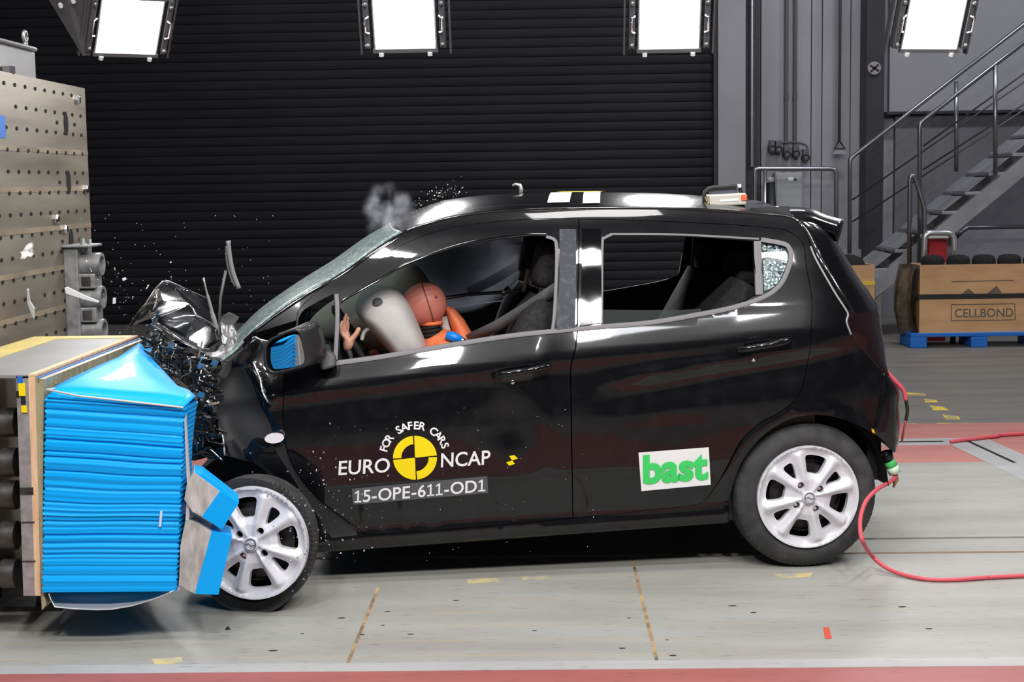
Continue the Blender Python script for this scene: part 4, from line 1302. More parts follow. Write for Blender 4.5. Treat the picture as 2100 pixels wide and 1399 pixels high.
# crazed quarter glass
CRZ = mat('crazed_glass', (0.35, 0.5, 0.5), 0.15, 0, 0.6)
_b = CRZ.node_tree.nodes['Principled BSDF']
_tc = nd(CRZ, 'ShaderNodeTexCoord'); _v = nd(CRZ, 'ShaderNodeTexVoronoi'); _v.inputs['Scale'].default_value = 75
lk(CRZ, _tc.outputs['Object'], _v.inputs['Vector'])
_r = nd(CRZ, 'ShaderNodeValToRGB'); _r.color_ramp.elements[0].position = .25; _r.color_ramp.elements[0].color = (.01, .015, .02, 1); _r.color_ramp.elements[1].position = .95; _r.color_ramp.elements[1].color = (.25, .38, .40, 1)
lk(CRZ, _v.outputs['Color'], _r.inputs[0]); lk(CRZ, _r.outputs[0], _b.inputs['Base Color'])
_bp = nd(CRZ, 'ShaderNodeBump'); _bp.inputs['Strength'].default_value = .8; lk(CRZ, _v.outputs['Distance'], _bp.inputs['Height']); lk(CRZ, _bp.outputs[0], _b.inputs['Normal'])
panel('quarter_glass', shrink(RQ, 1.02), mats=[CRZ, CRZ], off=-.012, th=.004, step=.02)
GLASS = mat('tinted_glass', (0.03, 0.04, 0.04), 0.3, 0, 0, 0.08, alpha=0.35)
panel('lowered_glass', loop_of([(1234, 636)], [(1234, 636), (1300, 637), (1400, 637), (1440, 634)], [(1440, 643), (1331, 660), (1234, 672)]), mats=[GLASS, GLASS], off=-.02, th=.004, step=.04, mirror=False)

# ---- roof, spoiler, tailgate, bumper: sections across the car
_dr = [side_uw(*p) for p in DRIP if p[0] >= 826 and p[0] < 1650 and not (p[0] > 1640)]
roofrows = []
for i in range(60):
    t = i / 59 * (len(_dr) - 1); k = min(int(t), len(_dr) - 2); f = t - k
    u = _dr[k][0] * (1 - f) + _dr[k + 1][0] * f; w = _dr[k][1] * (1 - f) + _dr[k + 1][1] * f
    yd = Vhalf(u, w) - .004
    cr = .062 * min(1, .55 + i / 25) * (1 if i < 52 else 1 - (i - 52) * .05)
    bow = .05 * max(0, 1 - i / 14) ** 2
    row = []
    for j in range(33):
        s = -1 + 2 * j / 32
        row.append(Vector((u - bow * (1 - s * s), yd * s, w + cr * (1 - abs(s) ** 2.6))))
    roofrows.append(row)
# near edge gutter
rf = MB(); vs, fs = loft(roofrows); rf.add(vs, fs)
roof = rf.build('roof', PAINT, car, smooth=True)
rl = MB(); vs, fs = loft([[v - Vector((0, 0, .035)) for v in r] for r in roofrows]); rl.add(vs, fs); rl.build('headliner', TRIM, car, smooth=True)
gut = [Vector((r[0].x, r[0].y - .002, r[0].z + .002)) for r in roofrows]
for s in (1, -1):
    MB().tube([Vector((v.x, s * v.y, v.z)) for v in gut], .006, 6).build('roof_moulding', PIANO, car, smooth=True)
seam = [in_car(x, y, -.5) for x, y in crv([(826, 478), (812, 474), (801, 466), (799, 458)], 5)]
o = MB().tube(seam, .004, 6).build('header_seam', mat('pale_seal', (.5, .48, .45), .5), car, smooth=True)

# windscreen: crazed, sagging between the pillars
WS = mat('crazed_windscreen', (.4, .6, .58), .25, 0, .4)
_b = WS.node_tree.nodes['Principled BSDF']
_tc = nd(WS, 'ShaderNodeTexCoord'); _v = nd(WS, 'ShaderNodeTexVoronoi'); _v.inputs['Scale'].default_value = 30; _v.feature = 'DISTANCE_TO_EDGE'
lk(WS, _tc.outputs['Object'], _v.inputs['Vector'])
_n = nd(WS, 'ShaderNodeTexNoise'); _n.inputs['Scale'].default_value = 6; _n.inputs['Detail'].default_value = 9; lk(WS, _tc.outputs['Object'], _n.inputs['Vector'])
_r = nd(WS, 'ShaderNodeValToRGB'); _r.color_ramp.elements[0].position = .3; _r.color_ramp.elements[0].color = (.20, .31, .30, 1); _r.color_ramp.elements[1].position = .75; _r.color_ramp.elements[1].color = (.50, .64, .62, 1)
lk(WS, _n.outputs['Fac'], _r.inputs[0])
_r2 = nd(WS, 'ShaderNodeValToRGB'); _r2.color_ramp.elements[0].position = .0; _r2.color_ramp.elements[0].color = (1, 1, 1, 1); _r2.color_ramp.elements[1].position = .08; _r2.color_ramp.elements[1].color = (0, 0, 0, 1)
lk(WS, _v.outputs['Distance'], _r2.inputs[0])
_m = nd(WS, 'ShaderNodeMix', data_type='RGBA'); lk(WS, _r2.outputs[0], _m.inputs[0]); lk(WS, _r.outputs[0], _m.inputs[6]); _m.inputs[7].default_value = (.88, .95, .93, 1)
lk(WS, _m.outputs[2], _b.inputs['Base Color'])
_bp = nd(WS, 'ShaderNodeBump'); _bp.inputs['Strength'].default_value = .5; lk(WS, _n.outputs['Fac'], _bp.inputs['Height']); lk(WS, _bp.outputs[0], _b.inputs['Normal'])
WSL = [(450, 742), (482, 718), (529, 668), (593, 621), (640, 592), (700, 557), (760, 514), (800, 487), (822, 474)]
wl_ = [side_uw(*p) for p in crv(WSL, 4)]
wr_ = []
for i, (u, w) in enumerate(wl_):
    t = i / (len(wl_) - 1)
    yd = Vhalf(u, w) - .03
    row = []
    for j in range(25):
        s = -1 + 2 * j / 24
        bul = (.07 * (1 - t) + .035 * t) * (1 - abs(s) ** 2.2)
        row.append(Vector((u - bul, yd * s, w + .006 * (1 - s * s) * (.3 + t) - .01 * math.sin(6 * t) * (1 - s * s))))
    wr_.append(row)
wm = MB(); vs, fs = loft(wr_); wm.add(vs, fs)
_b.inputs['Alpha'].default_value = .80
_tl = nd(WS, 'ShaderNodeBsdfTranslucent'); _tl.inputs['Color'].default_value = (.75, .88, .86, 1)
_mx = nd(WS, 'ShaderNodeMixShader'); _mx.inputs[0].default_value = .34
lk(WS, _m.outputs[2], _tl.inputs['Color'])
_o = [n for n in WS.node_tree.nodes if n.type == 'OUTPUT_MATERIAL'][0]
lk(WS, _b.outputs[0], _mx.inputs[1]); lk(WS, _tl.outputs[0], _mx.inputs[2]); lk(WS, _mx.outputs[0], _o.inputs['Surface'])
o = wm.build('windscreen', WS, car, smooth=True); o.modifiers.new('thick', 'SOLIDIFY').thickness = .006
strip('pillar_moulding', [(500, 700), (529, 674), (593, 627), (640, 598), (700, 563), (760, 521), (826, 478)], 6, PIANO)

# tailgate with the rear window and spoiler
ED = crv([(1629, 450), (1645, 466), (1658, 492), (1674, 531), (1709, 593), (1732, 629), (1738, 643)], 5)
SI = crv([(1690, 470), (1700, 480), (1712, 492), (1724, 510), (1752, 558), (1777, 593), (1798, 630)], 5)


def across(ed, si, ysi, bulge, name, m, n=8, sub=None, inset=.0):
    rows = []
    for (xe, ye), (xs, ys) in zip(ed, si):
        e = side_pt(*side_uw(xe, ye)); e.y += inset
        s = in_car(xs, ys, -ysi)
        half = []
        c1 = Vector((e.x + (s.x - e.x) * .75, e.y - .004, e.z + (s.z - e.z) * .5))
        for k in range(n):
            t = k / n
            half.append(e * (1 - t) ** 2 + c1 * 2 * t * (1 - t) + s * t * t)
        mid = [Vector((s.x + bulge * (1 - q * q), -ysi * q, s.z)) for q in np.linspace(1, 0, 6)]
        h = half + mid
        rows.append(h + [Vector((v.x, -v.y, v.z)) for v in h[:-1][::-1]])
    mb = MB(); vs, fs = loft(rows); mb.add(vs, fs)
    o = mb.build(name, m, car, smooth=True)
    return o


tg = across(ED, SI, .46, .06, 'tailgate', PAINT)
tg.modifiers.new('thick', 'SOLIDIFY').thickness = .01
ED2 = crv([(1738, 643), (1734, 659), (1738, 668), (1745, 686), (1767, 717), (1790, 742), (1812, 765)], 4)
SI2 = crv([(1798, 630), (1803, 645), (1806, 667), (1811, 700), (1812, 720), (1812, 745), (1813, 766)], 4)
LAMPM = mat('smoked_tail_lens', (0.012, 0.006, 0.008), .12, 0, .2, .3)
tl_ = across(ED2, SI2, .58, .05, 'tail_lamp_panel', LAMPM)
ED3 = crv([(1812, 765), (1808, 790), (1797, 847), (1790, 885), (1795, 893), (1812, 908), (1830, 926)], 4)
SI3 = crv([(1814, 766), (1842, 798), (1844, 831), (1846, 870), (1844, 895), (1842, 910), (1834, 928)], 4)
bm_ = across(ED3, SI3, .66, .05, 'rear_bumper', PAINT)
bm_.modifiers.new('thick', 'SOLIDIFY').thickness = .012
# spoiler
SPO = crv([(1600, 424), (1630, 424), (1663, 428), (1693, 440), (1732, 451)], 4) + [(1731, 457), (1726, 476), (1720, 493)]
SPI = crv([(1629, 450), (1640, 456), (1662, 462), (1690, 470), (1712, 480)], 4) + [(1715, 484), (1717, 490), (1719, 494)]
rows = []
for (xo, yo), (xi, yi) in zip(SPO, SPI):
    o_ = in_car(xo, yo, -.44); i_ = in_car(xi, yi, -.55)
    h = [i_, i_.lerp(o_, .4) + Vector((0, -.02, .008)), o_.lerp(i_, .2) + Vector((0, -.01, .004))] + [Vector((o_.x, -.44 * q, o_.z)) for q in np.linspace(1, 0, 5)]
    rows.append(h + [Vector((v.x, -v.y, v.z)) for v in h[:-1][::-1]])
mb = MB(); vs, fs = loft(rows); mb.add(vs, fs)
sp = mb.build('roof_spoiler', PAINT, car, smooth=True); sp.modifiers.new('thick', 'SOLIDIFY').thickness = .012
strip('tailgate_seam', [(1662, 505), (1674, 533), (1709, 595), (1732, 631), (1739, 645), (1736, 660), (1745, 686)], 3.5, mat('dusty_seal', (.25, .25, .25), .4), off=.003)
panel('reflector', [(1786, 878), (1791, 881), (1793, 889), (1787, 886)], mats=[mat('amber_reflector', (.9, .45, .02), .3), TRIM], off=.01, th=.01, step=.01, mirror=False)

# ---- underbody, arches, inner floor
ub = MB().box((-1.95, -.66, .20), (.28, .66, .27))
ub.build('underbody', TRIM, car)
ub = MB().tube([(-.35, -.30, .2), (.30, -.32, .2)], .07, 12).tube([(-.15, -.55, .2), (-.15, -.55, .14)], .012, 8)
ub.build('exhaust', DARKSTEEL, car, smooth=True)
MB().tube([(0, -.62, .27), (0, .62, .27)], .03, 12).build('rear_axle', DARKSTEEL, car, smooth=True)
for s in (-1, 1):
    for (ux, r, a0_, a1_) in ((0, .345, .02, math.pi + .2), (-2.12, .33, .0, math.pi)):
        rows = []
        for k in range(19):
            a = a0_ + (a1_ - a0_) * k / 18
            rows.append([Vector((ux + r * math.cos(a), s * y, .29 + r * math.sin(a))) for y in (.745, .45)])
        mb = MB(); vs, fs = loft(rows); mb.add(vs, fs)
        # back wall of the arch
        mb.add([Vector((ux + r * math.cos(a), s * .46, .29 + r * math.sin(a))) for a in np.linspace(a0_, a1_, 19)], [list(range(19))])
        mb.build('arch_liner', TRIM, car, smooth=True)
MB().box((-1.95, -.66, .27), (.30, .66, .30)).build('cabin_floor', TRIM, car)
MB().box((.30, -.62, .30), (.36, .62, .95)).build('tailgate_trim', TRIM, car)

# ---- wheels
def wheel(loc, R, rim_r, width, spin, yaw=0.0, camber=0.0, tyre_shift=0.0, flat=False, lugs=True):
    """wheel: tyre, rim, cap, four lug bolts; local -y is the outer side, origin in the rim face plane"""
    t = bpy.data.objects.new('wheel', None); COL.objects.link(t); t.parent = car
    t.location = loc; t.rotation_euler = (camber, 0, yaw)
    w = width; a = rim_r
    prof = [(a - .012, .02), (a + .004, -.006), (a + .025, -.012), (R - .035, -.006), (R - .014, .010), (R - .003, .030), (R, .05), (R, w - .05), (R - .004, w - .03), (R - .03, w - .005), (a, w), (a - .012, w - .02)]
    tm = MB().lathe([(r, y + tyre_shift) for r, y in prof], 72)
    if flat:
        for v in tm.v:
            if v.z < 0: v.z *= 1.19
            v.x -= .028
    ty = tm.build('tyre', RUBBER, t, angle=45)
    tr = MB()
    for k in range(72):
        aa = 2 * math.pi * k / 72
        M = Matrix.Rotation(-aa, 4, 'Y')
        tr.box((R - .030, .011 + tyre_shift, -.003), (R - .0095, .017 + tyre_shift, .003), 0, M)
    tr.build('tread_blocks', RUBBER, ty)
    # wheel cover: disc with eight windows
    def arc(r0, r1, h0, h1, c):
        pts = []
        for k in range(7): pts.append((r1 * math.cos(c - h1 + 2 * h1 * k / 6), r1 * math.sin(c - h1 + 2 * h1 * k / 6)))
        for k in range(5): pts.append((r0 * math.cos(c + h0 - 2 * h0 * k / 4), r0 * math.sin(c + h0 - 2 * h0 * k / 4)))
        q = resample(pts, .012)
        for _ in range(3): q = [((q[i - 1][0] + 2 * q[i][0] + q[(i + 1) % len(q)][0]) / 4, (q[i - 1][1] + 2 * q[i][1] + q[(i + 1) % len(q)][1]) / 4) for i in range(len(q))]
        return q
    D = math.pi / 180
    hs = []
    for k in range(4):
        hs.append(arc(.094 * a / .203, .166 * a / .203, 15 * D, 16.5 * D, (spin + 45 + 90 * k) * D))
        hs.append(arc(.085 * a / .203, .152 * a / .203, 3.0 * D, 9.5 * D, (spin + 90 * k) * D))
    lugh = []
    for k in range(4):
        c = (.056 * math.cos((spin + 90 * k) * D), .056 * math.sin((spin + 90 * k) * D))
        lugh.append([(c[0] + .0135 * math.cos(q), c[1] + .0135 * math.sin(q)) for q in np.linspace(0, 2 * math.pi, 14)[:-1]])
    ol = [(a * math.cos(q), a * math.sin(q)) for q in np.linspace(0, 2 * math.pi, 73)[:-1]]
    def depth(x, z):
        r = math.hypot(x, z); ang = math.degrees(math.atan2(z, x)) - spin
        lip = .010 * min(1, max(0, (r - a + .016) / .008))
        base = -.006 - .014 * math.cos(min(1, r / a) * 1.4)
        # spoke relief: spokes proud, windows' surroundings sunk
        m = min(abs(((ang + 180 - c) % 360) - 180) for c in range(0, 360, 90))      # distance to small window axis
        sp_ = math.exp(-((m - 20) / 9.0) ** 2)
        fd_ = min(1, max(0, (a - .010 - r) / .02))
        rel = -.014 * sp_ * min(1, r / .07) * fd_ + .012 * (1 - sp_) * fd_ * min(1, max(0, (r - .07) / .03))
        return base + rel - lip
    f = lambda x, z: Vector((x, depth(x, z), z)); g = lambda x, z: Vector((x, depth(x, z) + .026, z))
    sheet('wheel_rim', ol, hs + lugh, f, g, [SILVER, SILVER], t, step=.008)
    MB().lathe([(0, .045), (.04, .045), (.14, .055), (.145, .03)], 32).build('brake_disc', DARKSTEEL, t, angle=40)
    MB().lathe([(a - .005, .01), (a - .02, .06), (a - .05, .14), (.05, .15), (0, .15)], 40).build('rim_well', BLACKHOLE, t, smooth=True)
    cap_ = MB().lathe([(0, -.034), (.012, -.034), (.016, -.031), (.019, -.034), (.024, -.034), (.027, -.030), (.028, -.015)], 28).build('centre_cap', SILVER, t, angle=30)
    lg = MB().tube([(-.018, -.036, .001), (-.004, -.036, .004), (.004, -.036, -.004), (.018, -.036, -.001)], .0022, 6).lathe([(.0185, -.0362), (.0215, -.0362)], 28)
    lg.build('cap_emblem', mat('emblem_grey', (.25, .25, .27), .3, .6) if 'emblem_grey' not in bpy.data.materials else bpy.data.materials['emblem_grey'], t)
    for k in range(4):
        c = (.056 * math.cos((spin + 90 * k) * D), .056 * math.sin((spin + 90 * k) * D))
        M = Matrix.Translation((c[0], 0, c[1]))
        if lugs or k == 2: MB().lathe([(0, -.006), (.007, -.006), (.0095, -.001), (.0095, .02)], 6, 0, M).build('lug_bolt', CHROME, t)
        MB().lathe([(0, .012), (.014, .012)], 12, 0, M).build('bolt_recess', BLACKHOLE, t)
    return t


wheel((0, -.785, .289), .289, .203, .165, 31)
w2 = wheel((0, .785, .289), .289, .203, .165, 10, yaw=math.pi)
_d = lray(520, 1113); fc = LO + _d * (5.29 / ray(520, 1113).y)
wheel(fc, .226, .2035, .15, 52, yaw=math.radians(-14), camber=math.radians(-2), tyre_shift=.045, flat=True, lugs=False)
wheel((fc.x + .12, .70, .275), .275, .203, .15, 20, yaw=math.pi + .1)

# ---- door handles
def handle(pts, cup, parent):
    ol = uwl(cup)
    f = lambda u, w: side_pt(u, w, .0035); g = lambda u, w: side_pt(u, w, -.02)
    cu = (sum(p[0] for p in ol) / len(ol), sum(p[1] for p in ol) / len(ol))
    rr = max(math.hypot(p[0] - cu[0], p[1] - cu[1]) for p in ol)
    def bowl(u, w):
        d = min(segd((u, w), ol[i], ol[(i + 1) % len(ol)]) for i in range(len(ol)))
        return side_pt(u, w, .003 - .0 * d)
    c = sheet('handle_recess', ol, [], bowl, g, [PIANO, TRIM], parent, .01)
    pp = [side_pt(*side_uw(x, y), o) for x, y, o in pts]
    rr_ = [.009] + [.013] * (len(pp) - 2) + [.009]
    mb = MB().tube(pp, rr_, 12)
    o = mb.build('door_handle', PAINT, parent, smooth=True)
    o.modifiers.new('sm', 'SUBSURF').levels = 1
    return o


handle([(1008, 773, .004), (1020, 768, .03), (1050, 762, .042), (1090, 756, .042), (1115, 752, .03), (1132, 750, .006)],
       loop_of(crv([(1022, 766), (1040, 745), (1068, 740), (1082, 750), (1092, 772), (1075, 790), (1050, 796), (1036, 788), (1022, 766)], 3)), fdoor[0])
handle([(1508, 720, .004), (1522, 715, .03), (1550, 709, .042), (1585, 703, .042), (1606, 700, .03), (1622, 696, .006)],
       loop_of(crv([(1524, 712), (1535, 695), (1556, 690), (1576, 693), (1582, 712), (1566, 732), (1545, 738), (1532, 730), (1524, 712)], 3)), rdoor[0])
for (x, y, p) in ((1051, 784, fdoor[0]), (1545, 738, rdoor[0]), (1112, 757, fdoor[0])):
    MB().lathe([(0, -.004), (.006, -.003), (.009, .002)], 12, 0, Matrix.Translation(side_pt(*side_uw(x, y), .004))).build('lock_barrel', CHROME, p, smooth=True)

# ---- door mirror knocked round, its glass facing forward
def mirror_unit():
    YM = -.93
    rim = loop_of(crv([(541, 712), (552, 696), (572, 686), (606, 674), (618, 683), (624, 705), (630, 735), (624, 752), (600, 759), (566, 767), (550, 764), (541, 745), (541, 712)], 4))
    tl = lambda x, y: YM - (x - 588) / 545 * math.tan(math.radians(14.5)) + (y - 715) / 545 * math.tan(math.radians(6))
    out = [in_car(x, y, tl(x, y)) for x, y in rim]
    c = sum(out, Vector()) / len(out)
    rows = [[c + (v - c) * .86 + Vector((0, .012, 0)) for v in out], [c + (v - c) * .90 + Vector((0, -.004, 0)) for v in out], [c + (v - c) * 1.0 for v in out], [c + (v - c) * 1.03 + Vector((.01, .015, 0)) for v in out]]
    # the shell swells to the right and back
    ho = loop_of(crv([(556, 708), (580, 684), (612, 668), (636, 659), (652, 664), (664, 690), (668, 722), (660, 742), (632, 752), (604, 762), (572, 766), (556, 750), (556, 708)], 4))
    h1 = [in_car(x, y, YM + .06) for x, y in ho]; h2 = [in_car(x * .9 + 64, y * .9 + 71, YM + .12) for x, y in ho]
    n = len(out); m2 = len(h1)
    h1 = [h1[int(i * m2 / n) % m2] for i in range(n)]; h2 = [h2[int(i * m2 / n) % m2] for i in range(n)]
    rows += [h1, h2, [sum(h2, Vector()) / n] * n]
    mb = MB(); vs, fs = loft(rows, closed=True); mb.add(vs, fs)
    sh = mb.build('side_mirror', mat('mirror_shell', (.02, .02, .022), .4, 0, .4), fdoor[0], smooth=True)
    gl = loop_of(crv([(556, 712), (566, 702), (590, 690), (608, 686), (615, 692), (621, 712), (625, 738), (620, 747), (600, 753), (568, 757), (559, 752), (555, 735), (556, 712)], 3))
    # glass plane turned towards the barrier so that it mirrors the blue block
    g = [in_car(x, y, tl(x, y) + .004) for x, y in gl]; gc = sum(g, Vector()) / len(g)
    mg = MB(); mg.add([v + Vector((0, .10 * (gc.x - v.x) * -1.0 * 0, 0)) for v in g], [list(range(len(g)))])
    MIRG = mat('mirror_glass', (.8, .8, .8), .02, 1.0)
    o = mg.build('mirror_glass', MIRG, fdoor[0])
    a = MB().prism([side_pt(*side_uw(x, y), .01) for x, y in ((655, 738), (672, 714), (690, 726), (690, 748), (660, 756))], (0, -.07, 0))
    a.build('mirror_foot', mat('grey_mirror_foot', (.06, .06, .062), .5), fdoor[0], bevel=.012)


mirror_unit()
# black sail panel in front of the mirror
panel('sail_cover', loop_of([(612, 735), (640, 700), (676, 708), (686, 742), (640, 752)]), mats=[TRIM, TRIM], off=-.004, th=.01, step=.04, mirror=False)

# ---- stickers: lettering, emblem and targets on the doors
def on_side(name, pts2, fs, m, parent, off=.004):
    mb = MB(); mb.add([side_pt(*side_uw(*p), off) for p in pts2], fs)
    return mb.build(name, m, parent)


def number_row(s, bold):
    """the number strip: its figure one has a flag and a foot"""
    V_, F_, x = [], [], 0.0
    for ch in s:
        if ch == '1':
            vs = [Vector(p) for p in ((.17, 0), (.27, 0), (.27, .70), (.19, .70), (.17, .67), (.03, .60), (.03, .51), (.17, .57), (.02, 0), (.42, 0), (.42, .085), (.02, .085))]
            fs = [[0, 1, 2, 3, 4, 7], [4, 5, 6, 7], [8, 9, 10, 11]]
        else:
            vs, fs = text_mesh(ch, bold)
        x0 = min(v.x for v in vs); b0 = len(V_)
        V_ += [Vector((v.x - x0 + x, v.y)) for v in vs]; F_ += [[i + b0 for i in f] for f in fs]
        x = max(v.x for v in V_[b0:]) + .085
    return V_, F_


def lettering(name, s, org, ex, ey, m, parent, bold=.01, width=None, off=.0045, height=None):
    """org: baseline start; ex, ey: unit directions in the side view; fits the width"""
    vs, fs = text_mesh(s, bold) if '1' not in s else number_row(s, bold)
    x0 = min(v.x for v in vs); x1 = max(v.x for v in vs); y1 = max(v.y for v in vs); y0 = min(0, min(v.y for v in vs))
    kx = width / (x1 - x0); ky = height / y1 if height else kx
    return on_side(name, [(org[0] + (v.x - x0) * kx * ex[0] + v.y * ky * ey[0], org[1] + (v.x - x0) * kx * ex[1] + v.y * ky * ey[1]) for v in vs], fs, m, parent, off)


fd = fdoor[0]
lettering('lettering', 'EURO', (694, 974), (1, -.062), (0.05, -1), WHITE, fd, .012, 105, height=29)
lettering('lettering', 'NCAP', (904, 958), (1, -.062), (0.03, -1), WHITE, fd, .012, 101, height=29)
on_side('number_strip', [(722, 1002), (999, 976), (1001, 1011), (724, 1035)], [(0, 3, 2, 1)], GREYV, fd, .003)
lettering('lettering', '15-OPE-611-OD1', (727, 1031), (1, -.089), (0.02, -1), WHITE, fd, .014, 268, height=25)
cxy = (851, 938.5)


def glyph(ch, ang, r, size, parent):
    vs, fs = text_mesh(ch, .022)
    x0 = min(v.x for v in vs); x1 = max(v.x for v in vs)
    a = math.radians(ang); rd_ = (math.cos(a), -math.sin(a)); tn_ = (math.sin(a), math.cos(a))
    k = size / .73
    return [(cxy[0] + rd_[0] * (r + v.y * k) + tn_[0] * (v.x - (x0 + x1) / 2) * k, cxy[1] + rd_[1] * (r + v.y * k) + tn_[1] * (v.x - (x0 + x1) / 2) * k) for v in vs], fs


av, af = [], []
for ch, ang in zip('FOR SAFER CARS', np.linspace(164, 22, 14)):
    if ch == ' ': continue
    vs, fs = glyph(ch, ang, 58.5, 16.5, fd)
    b0 = len(av); av += vs; af += [[i + b0 for i in f] for f in fs]
on_side('arched_lettering', av, af, WHITE, fd, .0045)
# round emblem: two full quarters, two open quarters
ev, ef = [], []
tilt = math.radians(4)


def ring_q(a0, a1, r0, r1, dx=0, dy=0):
    b0 = len(ev); n = 12
    for k in range(n + 1):
        a = a0 + (a1 - a0) * k / n
        for r in (r0, r1): ev.append((cxy[0] + dx + r * math.cos(a), cxy[1] + 0 + dy - r * math.sin(a)))
    for k in range(n): ef.append([b0 + 2 * k, b0 + 2 * k + 1, b0 + 2 * k + 3, b0 + 2 * k + 2])


g_ = math.radians(2.0)
ring_q(tilt + g_, tilt + math.pi / 2 - g_, 1.5, 45)
ring_q(tilt + math.pi + g_, tilt + 1.5 * math.pi - g_, 1.5, 45)
ring_q(tilt + math.pi / 2 + g_, tilt + math.pi - g_, 28, 45)
ring_q(tilt + 1.5 * math.pi + g_, tilt + 2 * math.pi - g_, 28, 45)
on_side('round_emblem', ev, ef, YELLOW, fd, .004)
on_side('target_marker', [(1050, 944), (1044, 935), (1054, 933), (1062, 940), (1050, 944), (1056, 951), (1044, 955), (1038, 948)], [(0, 1, 2, 3), (4, 5, 6, 7)], YELLOW, fd, .004)
rdp = rdoor[0]
on_side('white_plate', [(1309, 928), (1453, 917), (1457, 994), (1315, 1007)], [(0, 3, 2, 1)], WHITE, rdp, .004)
lettering('lettering', 'bast', (1318, 990), (1, -.075), (0.0, -1), GREEN, rdp, .042, 134, .006, height=57)

# ---- roof details
def on_roof(x, y):
    """point on the roof skin seen at a pixel"""
    best = None
    o_, d = LO, lray(x, y).normalized()
    for i in range(len(roofrows) - 1):
        for j in range(32):
            from_ = (roofrows[i][j], roofrows[i][j + 1], roofrows[i + 1][j + 1], roofrows[i + 1][j])
            for tri in ((0, 1, 2), (0, 2, 3)):
                from mathutils.geometry import intersect_ray_tri
                h = intersect_ray_tri(from_[tri[0]], from_[tri[1]], from_[tri[2]], d, o_, True)
                if h is not None and (best is None or (h - o_).length < (best - o_).length): best = h
    return best


def roof_z(u, y):
    i = min(range(len(roofrows) - 1), key=lambda i: abs((roofrows[i][16].x + roofrows[i + 1][16].x) / 2 - u))
    t = min(1, max(0, (u - roofrows[i][16].x) / (roofrows[i + 1][16].x - roofrows[i][16].x)))
    zi = lambda r: float(np.interp(y, [v.y for v in r], [v.z for v in r]))
    return zi(roofrows[i]) * (1 - t) + zi(roofrows[i + 1]) * t


for (ua, ub, ya, yb, m) in ((-.93, -.84, -.44, -.16, WHITE), (-.84, -.66, .0, .10, YELLOW), (-.79, -.72, -.46, -.16, WHITE)):
    mb = MB(); vs, fs = loft([[Vector((ua + (ub - ua) * i / 6 + .05 * k / 6, ya + (yb - ya) * k / 6, roof_z(ua + (ub - ua) * i / 6, ya + (yb - ya) * k / 6) + .003)) for k in range(7)] for i in range(7)]); mb.add(vs, fs)
    mb.build('roof_marker', m, car, smooth=True)
hk = in_car(1068, 398, 0.0); hk.z = roof_z(hk.x, 0) - .004
hp = [in_car(x, y, 0.0) for x, y in ((1069, 402), (1069, 388), (1066, 380), (1058, 378), (1051, 381))]; hp[0] = hk
MB().tube(hp, [.009, .009, .008, .007, .004], 10).build('roof_antenna', noisy(mat('antenna_metal', (.5, .48, .45), .4, .5), (.4, .38, .36), (.6, .58, .55), 20), car, smooth=True)

# ---- interior: seats, dashboard, wheel, airbags
def seat(yc, u0):
    t = bpy.data.objects.new('front_seat', None); COL.objects.link(t); t.parent = car; t.location = (u0, yc, .30)
    def cushion(name, A, B, wid, th, taper=1.0):
        A, B = Vector(A), Vector(B); ax = (B - A); up = Vector((0, 1, 0)).cross(ax.normalized())
        rows = []
        for i in range(9):
            s = i / 8; c = A + ax * s; ww = wid * (1 - (1 - taper) * s) * (1 - .18 * (2 * s - 1) ** 6); tt = th * (1 - .5 * (2 * s - 1) ** 8)
            rows.append([c + Vector((0, ww * math.copysign(abs(math.cos(a)) ** .5, math.cos(a)), 0)) + up * tt * math.copysign(abs(math.sin(a)) ** .6, math.sin(a)) for a in [2 * math.pi * k / 20 for k in range(20)]])
        mb = MB(); vs, fs = loft(rows, closed=True); mb.add(vs, fs + [tuple(range(20)), tuple(range(160, 180))])
        o = mb.build(name, SEATM, t, smooth=True); return o
    cushion('seat_cushion', (-.25, 0, .18), (.28, 0, .14), .25, .09)
    cushion('backrest', (.22, 0, .18), (.46, 0, .80), .25, .085, .85)
    cushion('headrest', (.46, 0, .84), (.51, 0, 1.02), .13, .055)
    for s in (-.06, .06): MB().tube([(.45, s, .76), (.47, s, .88)], .008, 8).build('headrest_post', CHROME, t)
    return t


seat(-.36, -1.42); seat(.36, -1.40)
rs_ = MB()
rows = []
for i in range(9):
    s = i / 8; c = Vector((-.42 + .30 * s, 0, .62 + .48 * s))
    rows.append([c + Vector((0, .56 * math.copysign(abs(math.cos(a)) ** .4, math.cos(a)), 0)) + Vector((-.8, 0, .55)).normalized() * .08 * math.copysign(abs(math.sin(a)) ** .6, math.sin(a)) for a in [2 * math.pi * k / 24 for k in range(24)]])
vs, fs = loft(rows, closed=True); rs_.add(vs, fs + [tuple(range(24)), tuple(range(8 * 24, 9 * 24))])
rs_.build('rear_bench', SEATM, car, smooth=True)
for yc in (-.33, .33):
    mb = MB().box((-.16, yc - .11, 1.10), (-.07, yc + .11, 1.25)); mb.build('rear_headrest', SEATM, car, bevel=.03)
    MB().tube([(-.13, yc - .05, 1.02), (-.12, yc - .05, 1.12)], .007, 8).tube([(-.13, yc + .05, 1.02), (-.12, yc + .05, 1.12)], .007, 8).build('headrest_post', CHROME, car)
da = MB()
rows = [[Vector((u, y, z)) for u, z in ((-2.1, .92), (-1.98, .955), (-1.88, .95), (-1.80, .91), (-1.76, .80), (-1.84, .55), (-2.1, .5))] for y in np.linspace(-.66, .66, 9)]
vs, fs = loft(rows); da.add(vs, fs); da.build('dashboard', TRIM2, car, smooth=True)
